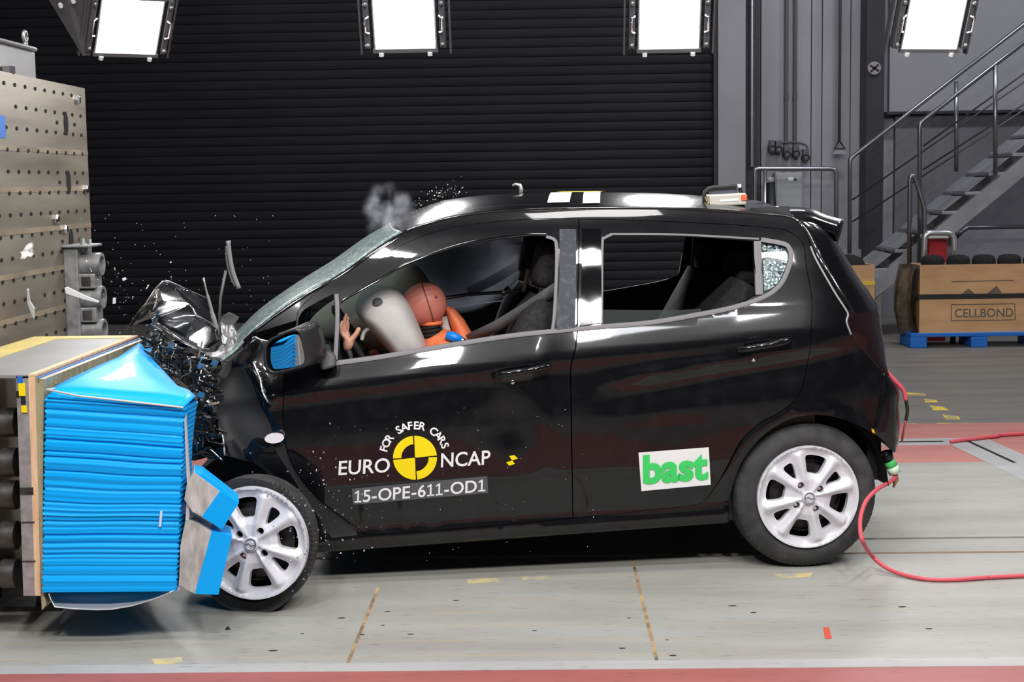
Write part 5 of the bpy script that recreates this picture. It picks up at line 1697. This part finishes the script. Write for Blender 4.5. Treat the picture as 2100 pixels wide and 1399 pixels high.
# steering wheel, pushed up behind the bag
cs_ = in_car(762, 680, -.36)
Ms = Matrix.Translation(cs_ + Vector((-.06, 0, -.05))) @ Matrix.Rotation(math.radians(62), 4, 'Y')
ring = [Ms @ Vector((.175 * math.cos(a), .175 * math.sin(a), 0)) for a in [2 * math.pi * k / 32 for k in range(33)]]
MB().tube(ring, .014, 10).tube([Ms @ Vector((.17, 0, 0)), Ms @ Vector((-.17, 0, 0))], .02, 8).build('steering_wheel', TRIM, car, smooth=True)
BAG = noisy(mat('airbag_cloth', (.5, .48, .47), .85), (.48, .455, .45), (.55, .53, .52), 3)
BAG2 = noisy(mat('passenger_airbag_cloth', (.85, .72, .64), .85), (.80, .67, .59), (.88, .76, .69), 3)


def bag(name, poly, yl, dy, m, smooth_n=3, puff=.6):
    """cushion bulging to both sides of the traced middle outline"""
    q = resample(loop_of(poly), 14)
    for _ in range(smooth_n): q = [((q[i - 1][0] + 2 * q[i][0] + q[(i + 1) % len(q)][0]) / 4, (q[i - 1][1] + 2 * q[i][1] + q[(i + 1) % len(q)][1]) / 4) for i in range(len(q))]
    ol = [in_car(x, y, yl) for x, y in q]; c = sum(ol, Vector()) / len(ol)
    rows = []
    for k in range(1, 16):
        a = -math.pi / 2 + math.pi * k / 16
        s = math.cos(a) ** puff
        rows.append([c + (v - c) * s + Vector((0, dy * math.sin(a), 0)) for v in ol])
    n = len(ol)
    mb = MB(); vs, fs = loft(rows, closed=True); mb.add(vs, fs + [tuple(range(n)), tuple(range(14 * n, 15 * n))])
    return mb.build(name, m, car, smooth=True)


ab = bag('driver_airbag', crv([(727, 640), (733, 612), (752, 588), (785, 585), (812, 592), (838, 620), (856, 660), (876, 712), (872, 745), (830, 760), (800, 722), (770, 690), (727, 640)], 4), -.40, .20, BAG)
from mathutils.bvhtree import BVHTree
vh = BVHTree.FromPolygons([v.co for v in ab.data.vertices], [tuple(p.vertices) for p in ab.data.polygons]).ray_cast(LO, lray(774, 620).normalized())
vm = Matrix.Translation(vh[0]) @ (vh[1] if vh[1].y < 0 else -vh[1]).to_track_quat('-Y', 'Z').to_matrix().to_4x4()
d_ = MB().lathe([(0, -.004), (.020, -.003), (.021, .004)], 20, 0, vm); 
vent = d_.build('vent_hole', mat('grey_vent', (.08, .08, .09), .8), ab, smooth=True)
bag('passenger_airbag', crv([(628, 668), (650, 640), (700, 605), (760, 570), (826, 540), (856, 545), (880, 575), (890, 620), (860, 690), (800, 720), (700, 700), (640, 700), (628, 668)], 4), .14, .20, BAG2)
# side curtain and trim that glow through the far window, belts
def belt_strap(name, pts, wd, m):
    """flat webbing along 3D points"""
    rows = []
    for i, p in enumerate(pts):
        a = pts[max(0, i - 1)]; b = pts[min(len(pts) - 1, i + 1)]
        t = (b - a).normalized(); n = t.cross(Vector((0, 1, 0))).normalized()
        rows.append([p + n * wd / 2, p - n * wd / 2])
    mb = MB(); vs, fs = loft(rows); mb.add(vs, fs); o = mb.build(name, m, car, smooth=True)
    o.modifiers.new('thick', 'SOLIDIFY').thickness = .002
    return o


WEB = mat('grey_belt_webbing', (.09, .09, .095), .7)
belt_strap('seat_belt', [in_car(1142, 590, -.58), in_car(1090, 625, -.50), in_car(1020, 668, -.42), in_car(960, 697, -.36)], .045, WEB)
belt_strap('seat_belt', [in_car(1100, 530, .45), in_car(1060, 545, .45), in_car(1010, 575, .40), in_car(960, 600, .34)], .045, WEB)
MB().tube([in_car(908, 612, -.1), in_car(960, 604, 0), in_car(1035, 599, .1), in_car(1062, 596, .12)], .008, 8).tube([in_car(1030, 604, .09), in_car(1044, 590, .1)], .012, 8).build('sensor_rod', CHROME, car, smooth=True)
MB().tube([in_car(1074, 598, .1), in_car(1084, 552, .1)], .010, 8).build('belt_stalk', WHITE, car, smooth=True)
rbp = MB()
pa, pb = in_car(991, 495, .52), in_car(1007, 557, .52)
for k in range(4):
    x = pa.x + (pb.x - pa.x) * (k + .5) / 4
    rbp.tube([(x, .52, pb.z), (x, .52, pa.z + .06)], (pb.x - pa.x) / 8.5, 8)
rbp.box((pa.x, .51, pb.z), (pb.x, .53, pb.z + .012))
rbp.build('ribbed_handle', mat('pale_ribbed_plastic', (.5, .5, .48), .5), car, smooth=False)

# ---- buckled bonnet and torn nose
def facet(name, pts, tris, m, noise=.0, sub=3, thick=.004, smooth=False, seed=3):
    bm = bmesh.new(); rr = random.Random(seed)
    vs = [bm.verts.new(in_car(*p)) for p in pts]
    for t in tris:
        try: bm.faces.new([vs[i] for i in t])
        except ValueError: pass
    bmesh.ops.recalc_face_normals(bm, faces=bm.faces)
    bmesh.ops.triangulate(bm, faces=bm.faces)
    for _ in range(sub): bmesh.ops.subdivide_edges(bm, edges=bm.edges, cuts=1, use_grid_fill=True)
    bm.normal_update()
    if noise:
        from mathutils import noise as NZ
        offs = [(v, NZ.noise(v.co * 9) * noise + NZ.noise(v.co * 23) * noise * .4) for v in bm.verts]
        for v, d in offs: v.co += v.normal * d
    for f in bm.faces: f.smooth = True
    bm.normal_update()
    for e in bm.edges:
        if len(e.link_faces) == 2 and e.calc_face_angle(0) > math.radians(22): e.smooth = False
    me = bpy.data.meshes.new(name); bm.to_mesh(me); bm.free(); me.materials.append(m)
    o = link(name, me, car)
    if thick: o.modifiers.new('thick', 'SOLIDIFY').thickness = thick
    return o


# (px, py, depth line yl in the car)
BON = [(262, 672, .35), (284, 640, .20), (300, 622, .05), (318, 592, .10), (334, 577, .15), (346, 577, .20), (425, 612, .45), (434, 640, .35),      # 0-7
       (311, 650, -.30), (335, 618, -.12), (375, 614, -.10), (388, 624, -.22), (312, 660, -.42), (402, 646, -.30), (432, 662, -.20),                 # 8-14
       (345, 680, -.52), (375, 700, -.56), (405, 718, -.58), (430, 712, -.45), (450, 700, -.30), (446, 672, -.10), (360, 592, .12), (400, 640, -.05), (330, 600, .0)]
BT = [(0, 1, 2, 8), (1, 3, 23, 2), (3, 4, 23), (4, 5, 21, 23), (5, 6, 7, 21), (2, 23, 9, 8), (23, 21, 10, 9), (21, 7, 22, 10), (9, 10, 11, 8), (10, 22, 11), (22, 7, 14, 13), (22, 13, 11), (8, 11, 12),
      (11, 13, 15, 12), (13, 14, 16, 15), (14, 18, 17, 16), (14, 20, 19, 18), (7, 20, 14)]
facet('bonnet', BON, BT, PAINT, noise=.005, sub=2)
ST_ = [(312, 655, -.50), (320, 664, -.53), (345, 682, -.58), (375, 703, -.60), (408, 722, -.61), (432, 716, -.55), (405, 705, -.58), (378, 692, -.56)]
facet('bonnet_edge', ST_, [(0, 1, 2, 7), (2, 3, 6, 7), (3, 4, 5, 6)], mat('bent_edge_paint', (.05, .05, .055), .12, .0, 1.0), sub=1)
# bright tubes stand in for light caught on the bonnet's folds and hems
FOLD_GLINT = mat('fold_highlight', (.55, .55, .57), .22, .7)
for pl in ([(311, 655, -.41), (325, 645, -.36), (350, 638, -.34), (372, 630, -.31), (388, 624, -.27)], [(388, 624, -.26), (396, 634, -.29), (402, 648, -.31), (418, 654, -.27), (432, 663, -.22)],
           [(316, 660, -.46), (332, 672, -.52), (352, 685, -.57), (374, 699, -.60)], [(255, 682, .34), (284, 640, .19), (300, 622, .04), (318, 592, .09), (334, 577, .14), (346, 577, .19), (385, 594, .33), (425, 612, .44)],
           [(318, 592, .08), (322, 612, -.02), (314, 640, -.2)], [(292, 690, -.47), (300, 700, -.5), (316, 706, -.54), (330, 720, -.58)]):
    n_ = len(pl)
    MB().tube([in_car(*p) for p in pl], [.0015 + .003 * ((i * 7) % 3) / 2 for i in range(n_)], 6).build('bonnet_fold_glint', FOLD_GLINT, car, smooth=True)
# plastic nose parts crushed over the barrier
NOSE = [(292, 690, -.45), (320, 672, -.50), (350, 700, -.55), (332, 745, -.60), (300, 742, -.62), (360, 760, -.62), (400, 728, -.55), (445, 742, -.55), (468, 742, -.62), (432, 790, -.70), (428, 812, -.72), (395, 795, -.70), (345, 765, -.66),
        (405, 815, -.74), (440, 850, -.74), (420, 900, -.70), (400, 940, -.66), (398, 830, -.66), (460, 940, -.70)]
NT = [(0, 1, 2, 4), (2, 3, 4), (2, 6, 5, 3), (6, 7, 9, 5), (7, 8, 9), (9, 10, 11, 5), (5, 11, 12, 3), (10, 13, 11), (10, 14, 15, 13), (13, 15, 17), (15, 16, 17), (14, 18, 16, 15)]
facet('torn_nose', NOSE, NT, mat('broken_black_plastic', (.012, .012, .013), .3, 0, .5), noise=.05, sub=4, seed=9)
# cowl trough below the windscreen
CW = [(405, 728, -.62), (432, 738, -.65), (470, 742, -.70), (500, 715, -.70), (455, 700, -.45), (440, 715, -.5), (480, 670, -.1), (452, 655, .1)]
facet('cowl_panel', CW, [(0, 1, 5), (1, 2, 4, 5), (2, 3, 4), (4, 3, 6, 7)], mat('grey_cowl_plastic', (.045, .045, .047), .45), noise=.02, sub=3)
FR_ = [(447, 655, .3), (470, 640, .35), (490, 650, .3), (478, 668, .05), (455, 690, -.1), (446, 672, -.05)]
facet('far_wing_scrap', FR_, [(0, 1, 2, 3), (0, 3, 4, 5)], mat('pale_scrap', (.05, .05, .05), .9, 0, 0, .05), noise=.004, sub=2)
# splinters of trim hanging in the torn nose
spl = MB(); rr = random.Random(21)
for k in range(230):
    if k < 170: x = rr.uniform(300, 445); y = 705 + (x - 300) * .52 + rr.gauss(0, 20); yl = rr.uniform(-.82, -.62)
    else: x = rr.uniform(398, 448); y = rr.uniform(815, 955); yl = rr.uniform(-.82, -.74)
    c = in_car(x, y, yl)
    M = Matrix.Translation(c) @ Matrix.Rotation(rr.uniform(0, 6), 4, Vector((rr.uniform(-1, 1), rr.uniform(-1, 1), rr.uniform(-1, 1))).normalized())
    a, b2, t = rr.uniform(.008, .04), rr.uniform(.0015, .006), rr.uniform(.001, .003)
    spl.box((-a, -b2, -t), (a, b2, t), 1 if rr.random() < .22 else 0, M)
tag(spl.build('trim_splinters', [mat('black_splinter', (.01, .01, .01), .22, 0, .8), CHROME], car), kind='stuff')
for k in range(9):
    x0 = rr.uniform(310, 430); y0 = 700 + (x0 - 300) * .55
    pts = [in_car(x0 + rr.uniform(-20, 20) + 12 * q, y0 + rr.uniform(-14, 14) + 10 * q, -.72 - .03 * rr.random()) for q in range(4)]
    MB().tube([Vector(p) for p in crv([tuple(p) for p in pts], 4)], rr.uniform(.003, .007), 6).build('torn_hose', [TRIM, DARKSTEEL, PIANO][k % 3], car, smooth=True)
o = MB().box((0, 0, 0), (.07, .05, .035)).build('blue_reservoir', mat('blue_cap_plastic', (.01, .12, .42), .4), car, bevel=.008); o.location = in_car(352, 720, -.5)
for p in ((352, 708), (412, 752), (305, 715), (440, 745), (412, 810)):
    c = in_car(*p, -.80); MB().box((-.012, -.004, -.010), (.012, .004, .012), 0, Matrix.Rotation(.5, 4, 'Y')).build('chrome_scrap', CHROME, car).location = c
# wiper thrown up, still on its arm
w0, w1, w2_ = in_car(448, 690, .15), in_car(452, 610, .15), in_car(463, 555, .15)
wa = MB().tube([w0, w1, w2_], .006, 8); wi = wa.build('wiper_arm', mat('grey_wiper', (.12, .12, .125), .4), car, smooth=True)
wp = [in_car(x, y, .15) for x, y in crv([(468, 494), (471, 525), (478, 560), (490, 592)], 5)]
wq = [in_car(x, y, .15) for x, y in crv([(464, 505), (465, 535), (472, 565), (482, 588)], 5)]
MB().tube(wp, .010, 8).build('wiper_blade', mat('grey_wiper_blade', (.22, .22, .23), .4), wi, smooth=True)
MB().tube(wq, .005, 6).build('wiper_spring', TRIM2, wi, smooth=True)
MB().tube([in_car(x, y, -.1) for x, y in crv([(417, 570), (424, 600), (432, 630), (440, 660), (448, 690)], 3)], [.004] * 4 + [.007] * 4 + [.010] * 5, 8).build('bent_hinge', mat('bright_bent_metal', (.4, .4, .4), .3, .6), car, smooth=True)
# ------------------------------------------------------------------ roof box
rbx_c = in_car(1486, 417, -.40)
rz_ = roof_z(rbx_c.x, -.40)
rbw = CARM @ Vector((rbx_c.x, -.40, rz_ - .012))
ro = thing('roof_unit', rbw, 'small cream flash unit with an orange end on the car roof', 'flash unit', rz=CAR_E)
hw = in_car(1525, 417, -.40).x - rbx_c.x
hh = (in_car(1486, 404, -.40).z - rz_ + .012) * 1.35
CREAM = mat('cream_box', (.62, .58, .52), .5)
MB().box((-hw * .92, -.05, 0), (hw, .07, hh)).build('box_body', CREAM, ro, bevel=.006)
MB().box((hw - .022, -.054, hh * .35), (hw + .003, -.012, hh * .9)).build('orange_lamp', mat('orange_lens', (.85, .16, .06), .4), ro, bevel=.004)
MB().box((-.03, -.0515, hh * .38), (.045, -.05, hh * .55)).build('label_plate', WHITE, ro)
MB().tube([Vector(v) for v in crv([(-hw * 1.0, .02, 0.0), (-hw * 1.0, .02, hh * .95), (-hw * .75, .02, hh * 1.5), (0, .02, hh * 1.6), (hw * .82, .02, hh * 1.6), (hw * .9, .02, hh * 1.3), (hw, .02, hh * .9)], 4)], .008, 8).build('carry_bar', BLACKV, ro, smooth=True)
MB().box((hw * .74, .0, hh * 1.45), (hw * .92, .04, hh * 1.75)).build('bar_tip', WHITE, ro, bevel=.003)
MB().box((-hw * .7, .03, hh), (hw * .75, .036, hh * 1.5)).build('dark_panel', mat('slate_panel', (.10, .10, .14), .4), ro)
for k in range(3): MB().tube([(-hw * .93, -.04 + .03 * k, hh * (.3 + .2 * k)), (-hw * .99, -.04 + .03 * k, hh * (.3 + .2 * k))], .008, 8).build('socket', mat('brass', (.6, .5, .2), .3, .8) if k == 0 else bpy.data.materials['brass'], ro, smooth=True)

# ------------------------------------------------------------------ driver dummy
SKIN = noisy(mat('dummy_vinyl_red', (.60, .20, .15), .5), (.56, .175, .13), (.64, .22, .17), 8)
SKIN2 = noisy(mat('dummy_vinyl_tan', (.68, .36, .24), .5), (.62, .31, .21), (.72, .40, .28), 8)
ORANGE = mat('orange_jacket', (.80, .20, .08), .6)
NECK = mat('black_neck_rubber', (.015, .015, .016), .5)
YD = -.36
dm = thing('crash_test_dummy', CARM @ in_car(1000, 900, YD), 'crash test dummy with red vinyl head and orange jacket thrown against the airbag', 'dummy', rz=CAR_E)
DO = CARI @ dm.location
J = lambda x, y, yl=YD: in_car(x, y, yl) - DO
pel = J(1035, 850); pel.z = max(pel.z, .50 - DO.z)
chest = J(925, 760); shl = J(903, 712)
nodes = [(pel, .13), (pel.lerp(chest, .5), .125), (chest, .125), (shl, .09), (J(887, 690), .055)]
edges = [(0, 1), (1, 2), (2, 3), (3, 4)]


def add(p, r, frm):
    nodes.append((p, r)); edges.append((frm, len(nodes) - 1)); return len(nodes) - 1


for s, hx, hy in ((-1, 712, 700), (1, 760, 705)):
    sh_ = add(shl + Vector((.02, s * .17, -.03)), .06, 3)
    el = add(Vector((chest.x - .28, s * .24 + 0, chest.z - .22)) if s > 0 else J(800, 800, YD - .24), .045, sh_)
    wr2 = add(J(722, 775, -.58) if s < 0 else J(770, 740, YD + .2), .03, el)
    if s > 0: add(J(762, 716, YD + .2), .03, wr2)
for s in (-1, 1):
    hp_ = add(pel + Vector((-.02, s * .09, -.02)), .10, 0)
    kn = add(pel + Vector((-.42, s * .13, .06)), .075, hp_)
    an = add(pel + Vector((-.62, s * .12, -.20)), .05, kn)
    add(pel + Vector((-.74, s * .12, -.20)), .045, an)
body = skinned('body', nodes, edges, ORANGE, dm, sub=2)
# head: skull with a cap seam, face pressed into the bag
hc_ = J(872, 624)
hm = MB(); rows = []
for i in range(25):
    th = math.pi * i / 24
    row = []
    for k in range(36):
        ph = 2 * math.pi * k / 36
        x, y, z = math.sin(th) * math.cos(ph), math.sin(th) * math.sin(ph), math.cos(th)
        rx = .088 if x > 0 else .100
        zz = z * (.090 if z > 0 else .088)
        fx = x * rx
        if x < -.1:
            # face: brow, nose, mouth and chin
            c_ = math.exp(-(y / .28) ** 2)
            fx -= .016 * c_ * math.exp(-((z + .10) / .16) ** 2) - .006 * math.exp(-((abs(y) - .35) / .16) ** 2 - ((z - .12) / .12) ** 2) + .006 * c_ * math.exp(-((z + .62) / .16) ** 2) - .004 * c_ * math.exp(-((z + .42) / .05) ** 2)
        row.append(Vector((fx, y * .078, zz)))
    rows.append(row)
MH = Matrix.Translation(hc_) @ Matrix.Rotation(math.radians(-14), 4, 'Y')
vs, fs = loft([[MH @ v for v in r] for r in rows], closed=True); hm.add(vs, fs)
head = hm.build('head', SKIN, dm, smooth=True)
seam = [MH @ Vector((.012 + .008 * math.cos(a) * 0, .0795 * math.sin(a), .0915 * math.cos(a))) for a in np.linspace(0, 2 * math.pi, 41)]
MB().tube(seam, .0022, 6).build('cap_seam', mat('dark_red_seam', (.20, .05, .04), .6), head, smooth=True)
c = MH @ Vector((.05, -.0665, .022)); MB().lathe([(0, -.004), (.004, -.004), (.005, .004)], 10, 0, Matrix.Translation(c)).build('cap_screw', mat('seam_screw', (.25, .07, .06), .5), head, smooth=True)
# neck of stacked discs
n0, n1 = J(884, 665), J(890, 705)
nk = MB()
for k in range(5):
    a, b2 = n0.lerp(n1, k / 5 + .02), n0.lerp(n1, k / 5 + .15)
    nk.tube([a, b2], .044, 20)
nk.tube([n0, n1], .036, 16)
nk.build('neck', NECK, dm, angle=40)
MB().tube([n0 + Vector((0, 0, .012)), n0 + Vector((0, 0, -.002))], .048, 20).build('chin_band', ORANGE, dm, smooth=True)
MB().tube([J(907, 650, -.30), J(913, 675, -.30), J(918, 700, -.30)], [.02, .022, .03], 10).build('shoulder_pad', mat('pale_pad', (.55, .52, .52), .7), dm, smooth=True)
bk = MB(); rows = []
for (x, y, wv) in ((908, 627, .03), (920, 634, .05), (934, 655, .07), (946, 680, .08), (956, 702, .09), (960, 740, .10)):
    c = J(x, y, YD + .10)
    rows.append([c + Vector((.030 * math.cos(a) * (wv / .06), wv * 1.2 * math.sin(a), 0)) for a in [2 * math.pi * k / 16 for k in range(16)]])
vs, fs = loft(rows, closed=True); bk.add(vs, fs + [tuple(range(16))]); bk.build('jacket_back', ORANGE, dm, smooth=True)
cl_ = J(931, 692, YD - .14)
MB().tube([cl_ + Vector((-.03, 0, .012)), cl_, cl_ + Vector((.03, -.01, -.012))], [.016, .022, .014], 10).build('blue_connector', mat('blue_connector', (.0, .22, .80), .4), dm, smooth=True)
MB().tube([cl_ + Vector((.02, -.01, -.008)), cl_ + Vector((.045, -.01, -.02))], .012, 8).build('metal_plug', CHROME, dm, smooth=True)
# left hand raised at the window: palm, four fingers, thumb
HY = -.61
H = lambda x, y, dy=0.0: in_car(x, y, HY + dy) - DO
hn = [(H(712, 722), .019), (H(712, 706), (.026, .016)), (H(712, 690), (.026, .015))]
he = [(0, 1), (1, 2)]
for (k, (pts, r)) in enumerate(((((701, 682, -.01), (699, 672, -.014), (700, 664, -.012), (703, 658, -.006)), .0085), (((706, 680, 0), (705, 667, 0), (707, 654, 0), (711, 643, 0)), .009),
                                (((708, 680, .014), (710, 668, .016), (712, 657, .016), (714, 649, .014)), .0088), (((711, 682, .026), (713, 673, .03), (714, 665, .03), (715, 660, .028)), .008))):
    prev = 2
    for i, (x, y, dy) in enumerate(pts):
        hn.append((H(x, y, dy), r * (1 - .12 * i))); he.append((prev, len(hn) - 1)); prev = len(hn) - 1
prev = 1
for (x, y, dy, r) in ((722, 696, -.012, .012), (730, 686, -.016, .0105), (735, 677, -.016, .0095), (737, 671, -.014, .008)):
    hn.append((H(x, y, dy), r)); he.append((prev, len(hn) - 1)); prev = len(hn) - 1
skinned('hand', hn, he, SKIN2, dm, sub=2, root=0)
# pale lever behind the hand
lv = MB().tube([in_car(x, y, -.5) for x, y in crv([(742, 698), (746, 684), (754, 676), (768, 674)], 4)], .008, 8)
lv.build('column_lever', mat('pale_lever', (.62, .62, .55), .5), car, smooth=True)

# ------------------------------------------------------------------ red cables
REDC = mat('red_cable', (.62, .09, .12), .45)


def cable(name, pts, r, label, m=REDC):
    o = MB().tube([Vector(v) for v in crv([tuple(p) for p in pts], 8)], r, 10).build(name, m, None, smooth=True)
    return tag(o, label, 'cable')


cw = lambda x, y, yl: CARM @ in_car(x, y, yl)
t_ = thing('trailing_cable', CARM @ Vector((.42, -.7, .3)), 'red cable hanging over the rear corner of the car', 'cable')
L = lambda v: v - t_.location
MB().tube([Vector(v) for v in crv([tuple(L(cw(x, y, yl))) for x, y, yl in ((1766, 716, -.66), (1790, 737, -.67), (1812, 756, -.68), (1838, 784, -.69), (1853, 801, -.69), (1858, 821, -.69))], 6)], .0085, 10).build('red_sheath', REDC, t_, smooth=True)
MB().tube([Vector(v) for v in crv([tuple(L(cw(x, y, yl))) for x, y, yl in ((1858, 821, -.69), (1861, 842, -.69), (1858, 862, -.69))], 6)], .007, 8).build('black_sleeve', BLACKV, t_, smooth=True)
MB().tube([Vector(v) for v in crv([tuple(L(cw(x, y, yl))) for x, y, yl in ((1858, 862, -.69), (1853, 885, -.66), (1850, 905, -.6))], 6)], .005, 8).build('red_lead', REDC, t_, smooth=True)
pl0 = cw(1827, 950, -.66)
c2 = [pl0 + Vector((0, 0, -.06))] + [cw(1834, 985, -.68), cw(1800, 1003, -.80), cw(1778, 1025, -.86), cw(1766, 1055, -.92), cw(1764, 1085, -.98)]
c2 += [cw(1770, 1112, -1.02), at_z(1788, 1140, .06), at_z(1815, 1163, .025), at_z(1850, 1178, .012), at_z(1900, 1188, .009), at_z(1960, 1189, .009), at_z(2020, 1185, .009), at_z(2120, 1180, .009), Vector((3.4, 5.9, .009)), Vector((5.5, 6.3, .009)), Vector((10.2, 6.6, .009))]
c2[0] = cw(1838, 975, -.66); c2[1] = cw(1826, 988, -.70)
cable('power_cable', c2, .0085, 'thick red cable looping down from the rear plug past the rear wheel onto the lane')
cable('floor_cable', [at_z(1950, 906, .012), at_z(1972, 903, .012), at_z(2000, 900, .012), at_z(2040, 895, .012), at_z(2120, 888, .012), Vector((4.5, 9.2, .012)), Vector((10.2, 9.9, .012))], .011, 'red cable lying along the far red floor strip')
pg = thing('cable_plug', pl0, 'black plug with green and white tape hanging under the rear bumper', 'plug', rz=CAR_E)
R_ = CARM.to_3x3().inverted()
L = lambda x, y, yl=-.66: R_ @ (cw(x, y, yl) - pl0)
MB().tube([L(1818, 925), L(1822, 945)], .022, 12).build('plug_body', BLACKV, pg, smooth=True)
MB().tube([L(1822, 945), L(1830, 958)], .024, 12).build('green_tape', mat('green_tape', (.08, .55, .14), .5), pg, smooth=True)
MB().tube([L(1829, 957), L(1835, 970)], .025, 12).build('pale_tape', mat('mint_tape', (.60, .80, .62), .5), pg, smooth=True)
MB().tube([L(1834, 970), L(1838, 984), L(1832, 1000)], [.010, .012, .004], 8).build('copper_lug', mat('copper_lug', (.45, .24, .12), .35, .6), pg, smooth=True)
MB().tube([L(1828, 936), L(1830, 944)], .008, 8).build('eye_ring', CHROME, pg, smooth=True)
MB().tube([L(1836, 955), L(1840, 962)], .008, 8).build('red_clip', REDC, pg)

# ------------------------------------------------------------------ flying debris
SHARD = mat('pale_plastic_shard', (.70, .70, .70), .2, .2, .6)


def shard(name, px, Y, m, label, th=.006, curl=.02):
    pts = [at_y(x, y, Y) for x, y in px]; c = sum(pts, Vector()) / len(pts)
    pts = [Vector((p.x, p.y + curl * math.sin(9 * (p.x - c.x) + 5 * (p.z - c.z)), p.z)) - c for p in pts]
    t = MB().prism(pts, (0, th, 0)).build(name, m, None, bevel=.002)
    t.location = c
    return tag(t, label, 'debris', 'flying fragments')


shard('plastic_shard', [(133, 590), (139, 588), (170, 604), (202, 618), (200, 622), (170, 614), (136, 602)], 5.6, SHARD, 'long pale curved shard flying past the tube lug bracket')
shard('plastic_shard', [(54, 592), (58, 594), (62, 618), (71, 632), (71, 656), (66, 648), (56, 622)], 5.5, mat('glassy_shard', (.5, .5, .48), .15, .3, .5), 'thin wavy upright shard flying in front of the steel block')
shard('foil_scrap', [(47, 514), (52, 504), (57, 499), (62, 497), (66, 503), (66, 513), (68, 521), (65, 528), (58, 527), (53, 532), (44, 531), (46, 522), (42, 517)], 5.5, noisy(mat('foil_scrap', (.4, .38, .35), .3, .3), (.12, .11, .10), (.65, .62, .6), 40), 'crumpled pale foil scrap flying in front of the steel block', curl=.05)
shard('plastic_shard', [(231, 611), (237, 611), (237, 623), (231, 624)], 5.6, SHARD, 'small bright square chip flying between the bracket and the bonnet')
shard('plastic_shard', [(298, 594), (303, 585), (306, 584), (301, 593)], 5.6, SHARD, 'tiny bright sliver flying just left of the bonnet peak')
shard('plastic_shard', [(250, 571), (257, 569), (259, 574), (252, 577)], 5.6, SHARD, 'tiny bright chip flying above the barrier, right of the bracket top')
shard('plastic_chip', [(463, 1287), (468, 1285), (473, 1292), (462, 1293)], 5.0, BLACKV, 'small black chip bouncing off the lane below the front wheel')
gl = MB(); rr = random.Random(8)
GL = [mat('bright_glass_splinter', (.8, .8, .82), .1, .6), mat('dark_glass_splinter', (.35, .36, .36), .1, .6)]


def fleck(x, y, Y, s):
    c = at_y(x, y, Y)
    if c.z < .01: return
    M = Matrix.Translation(c) @ Matrix.Rotation(rr.uniform(0, 6), 4, Vector((rr.uniform(-1, 1), rr.uniform(-1, 1), rr.uniform(-1, 1))).normalized())
    gl.box((-s, -s * .6, -s * .5), (s, s * .6, s * .5), 0 if rr.random() < .6 else 1, M)


for k in range(70): fleck(rr.gauss(260, 50), rr.gauss(600, 45), rr.uniform(5.2, 6), rr.choice((.0015, .002, .003)))
for k in range(60): fleck(rr.uniform(160, 560), rr.uniform(440, 640), rr.uniform(5.5, 6.5), .0018)
for k in range(110): t = rr.random(); fleck(840 + 110 * t + rr.gauss(0, 12), 432 - 50 * t + rr.gauss(0, 10), rr.uniform(5.8, 6.3), rr.choice((.0012, .0018, .0025)))
for k in range(130): fleck(rr.gauss(650, 55), rr.gauss(1050, 90), rr.uniform(4.95, 5.15), rr.choice((.0012, .002, .003)))
for k in range(60): fleck(rr.uniform(600, 1250), rr.uniform(830, 1160), rr.uniform(5.0, 5.2), rr.choice((.001, .0016)))
tag(gl.build('glass_splinters', GL), 'spray of tiny glass splinters flying around the crushed nose, wheel and roof edge', 'splinters', None, 'stuff')


# ------------------------------------------------------------------ smoke
def smoke(name, c, size, dens, label, seed, col=(.85, .88, .95), thr=.45):
    me = bpy.data.meshes.new(name); bm = bmesh.new(); bmesh.ops.create_icosphere(bm, subdivisions=3, radius=1.0); bm.to_mesh(me); bm.free()
    o = link(name, me); o.location = c; o.scale = size
    m = bpy.data.materials.new(name); m.use_nodes = True; nt = m.node_tree; nt.nodes.clear()
    out = nd(m, 'ShaderNodeOutputMaterial'); pv = nd(m, 'ShaderNodeVolumePrincipled'); pv.inputs['Color'].default_value = (*col, 1); pv.inputs['Anisotropy'].default_value = .55
    tc = nd(m, 'ShaderNodeTexCoord'); nz = nd(m, 'ShaderNodeTexNoise'); nz.inputs['Scale'].default_value = 1.6; nz.inputs['Detail'].default_value = 5
    mp = nd(m, 'ShaderNodeMapping'); mp.inputs['Location'].default_value = (seed, seed * 1.7, 0)
    lk(m, tc.outputs['Object'], mp.inputs[0]); lk(m, mp.outputs[0], nz.inputs['Vector'])
    ln = nd(m, 'ShaderNodeVectorMath', operation='LENGTH'); lk(m, tc.outputs['Object'], ln.inputs[0])
    a = nd(m, 'ShaderNodeMapRange'); a.inputs[1].default_value = .25; a.inputs[2].default_value = 1.0; a.inputs[3].default_value = 1.0; a.inputs[4].default_value = 0.0; lk(m, ln.outputs['Value'], a.inputs[0])
    b = nd(m, 'ShaderNodeMapRange'); b.inputs[1].default_value = thr; b.inputs[2].default_value = .75; b.inputs[3].default_value = .0; b.inputs[4].default_value = 1.0; lk(m, nz.outputs['Fac'], b.inputs[0])
    q = nd(m, 'ShaderNodeMath', operation='MULTIPLY'); lk(m, a.outputs[0], q.inputs[0]); lk(m, b.outputs[0], q.inputs[1])
    q2 = nd(m, 'ShaderNodeMath', operation='MULTIPLY'); lk(m, q.outputs[0], q2.inputs[0]); q2.inputs[1].default_value = dens
    lk(m, q2.outputs[0], pv.inputs['Density']); lk(m, pv.outputs[0], out.inputs['Volume'])
    me.materials.append(m)
    return tag(o, label, 'smoke', None, 'stuff')


smoke('smoke_puff', at_y(797, 438, 6.1), (.12, .12, .14), 13.0, 'pale smoke puff rising over the top of the windscreen', 2.0, thr=.50)
smoke('smoke_haze', CARM @ in_car(915, 540, .42), (.36, .26, .24), 60.0, 'pale airbag smoke drifting in the cabin behind the dummy head', 5.0, thr=.22)
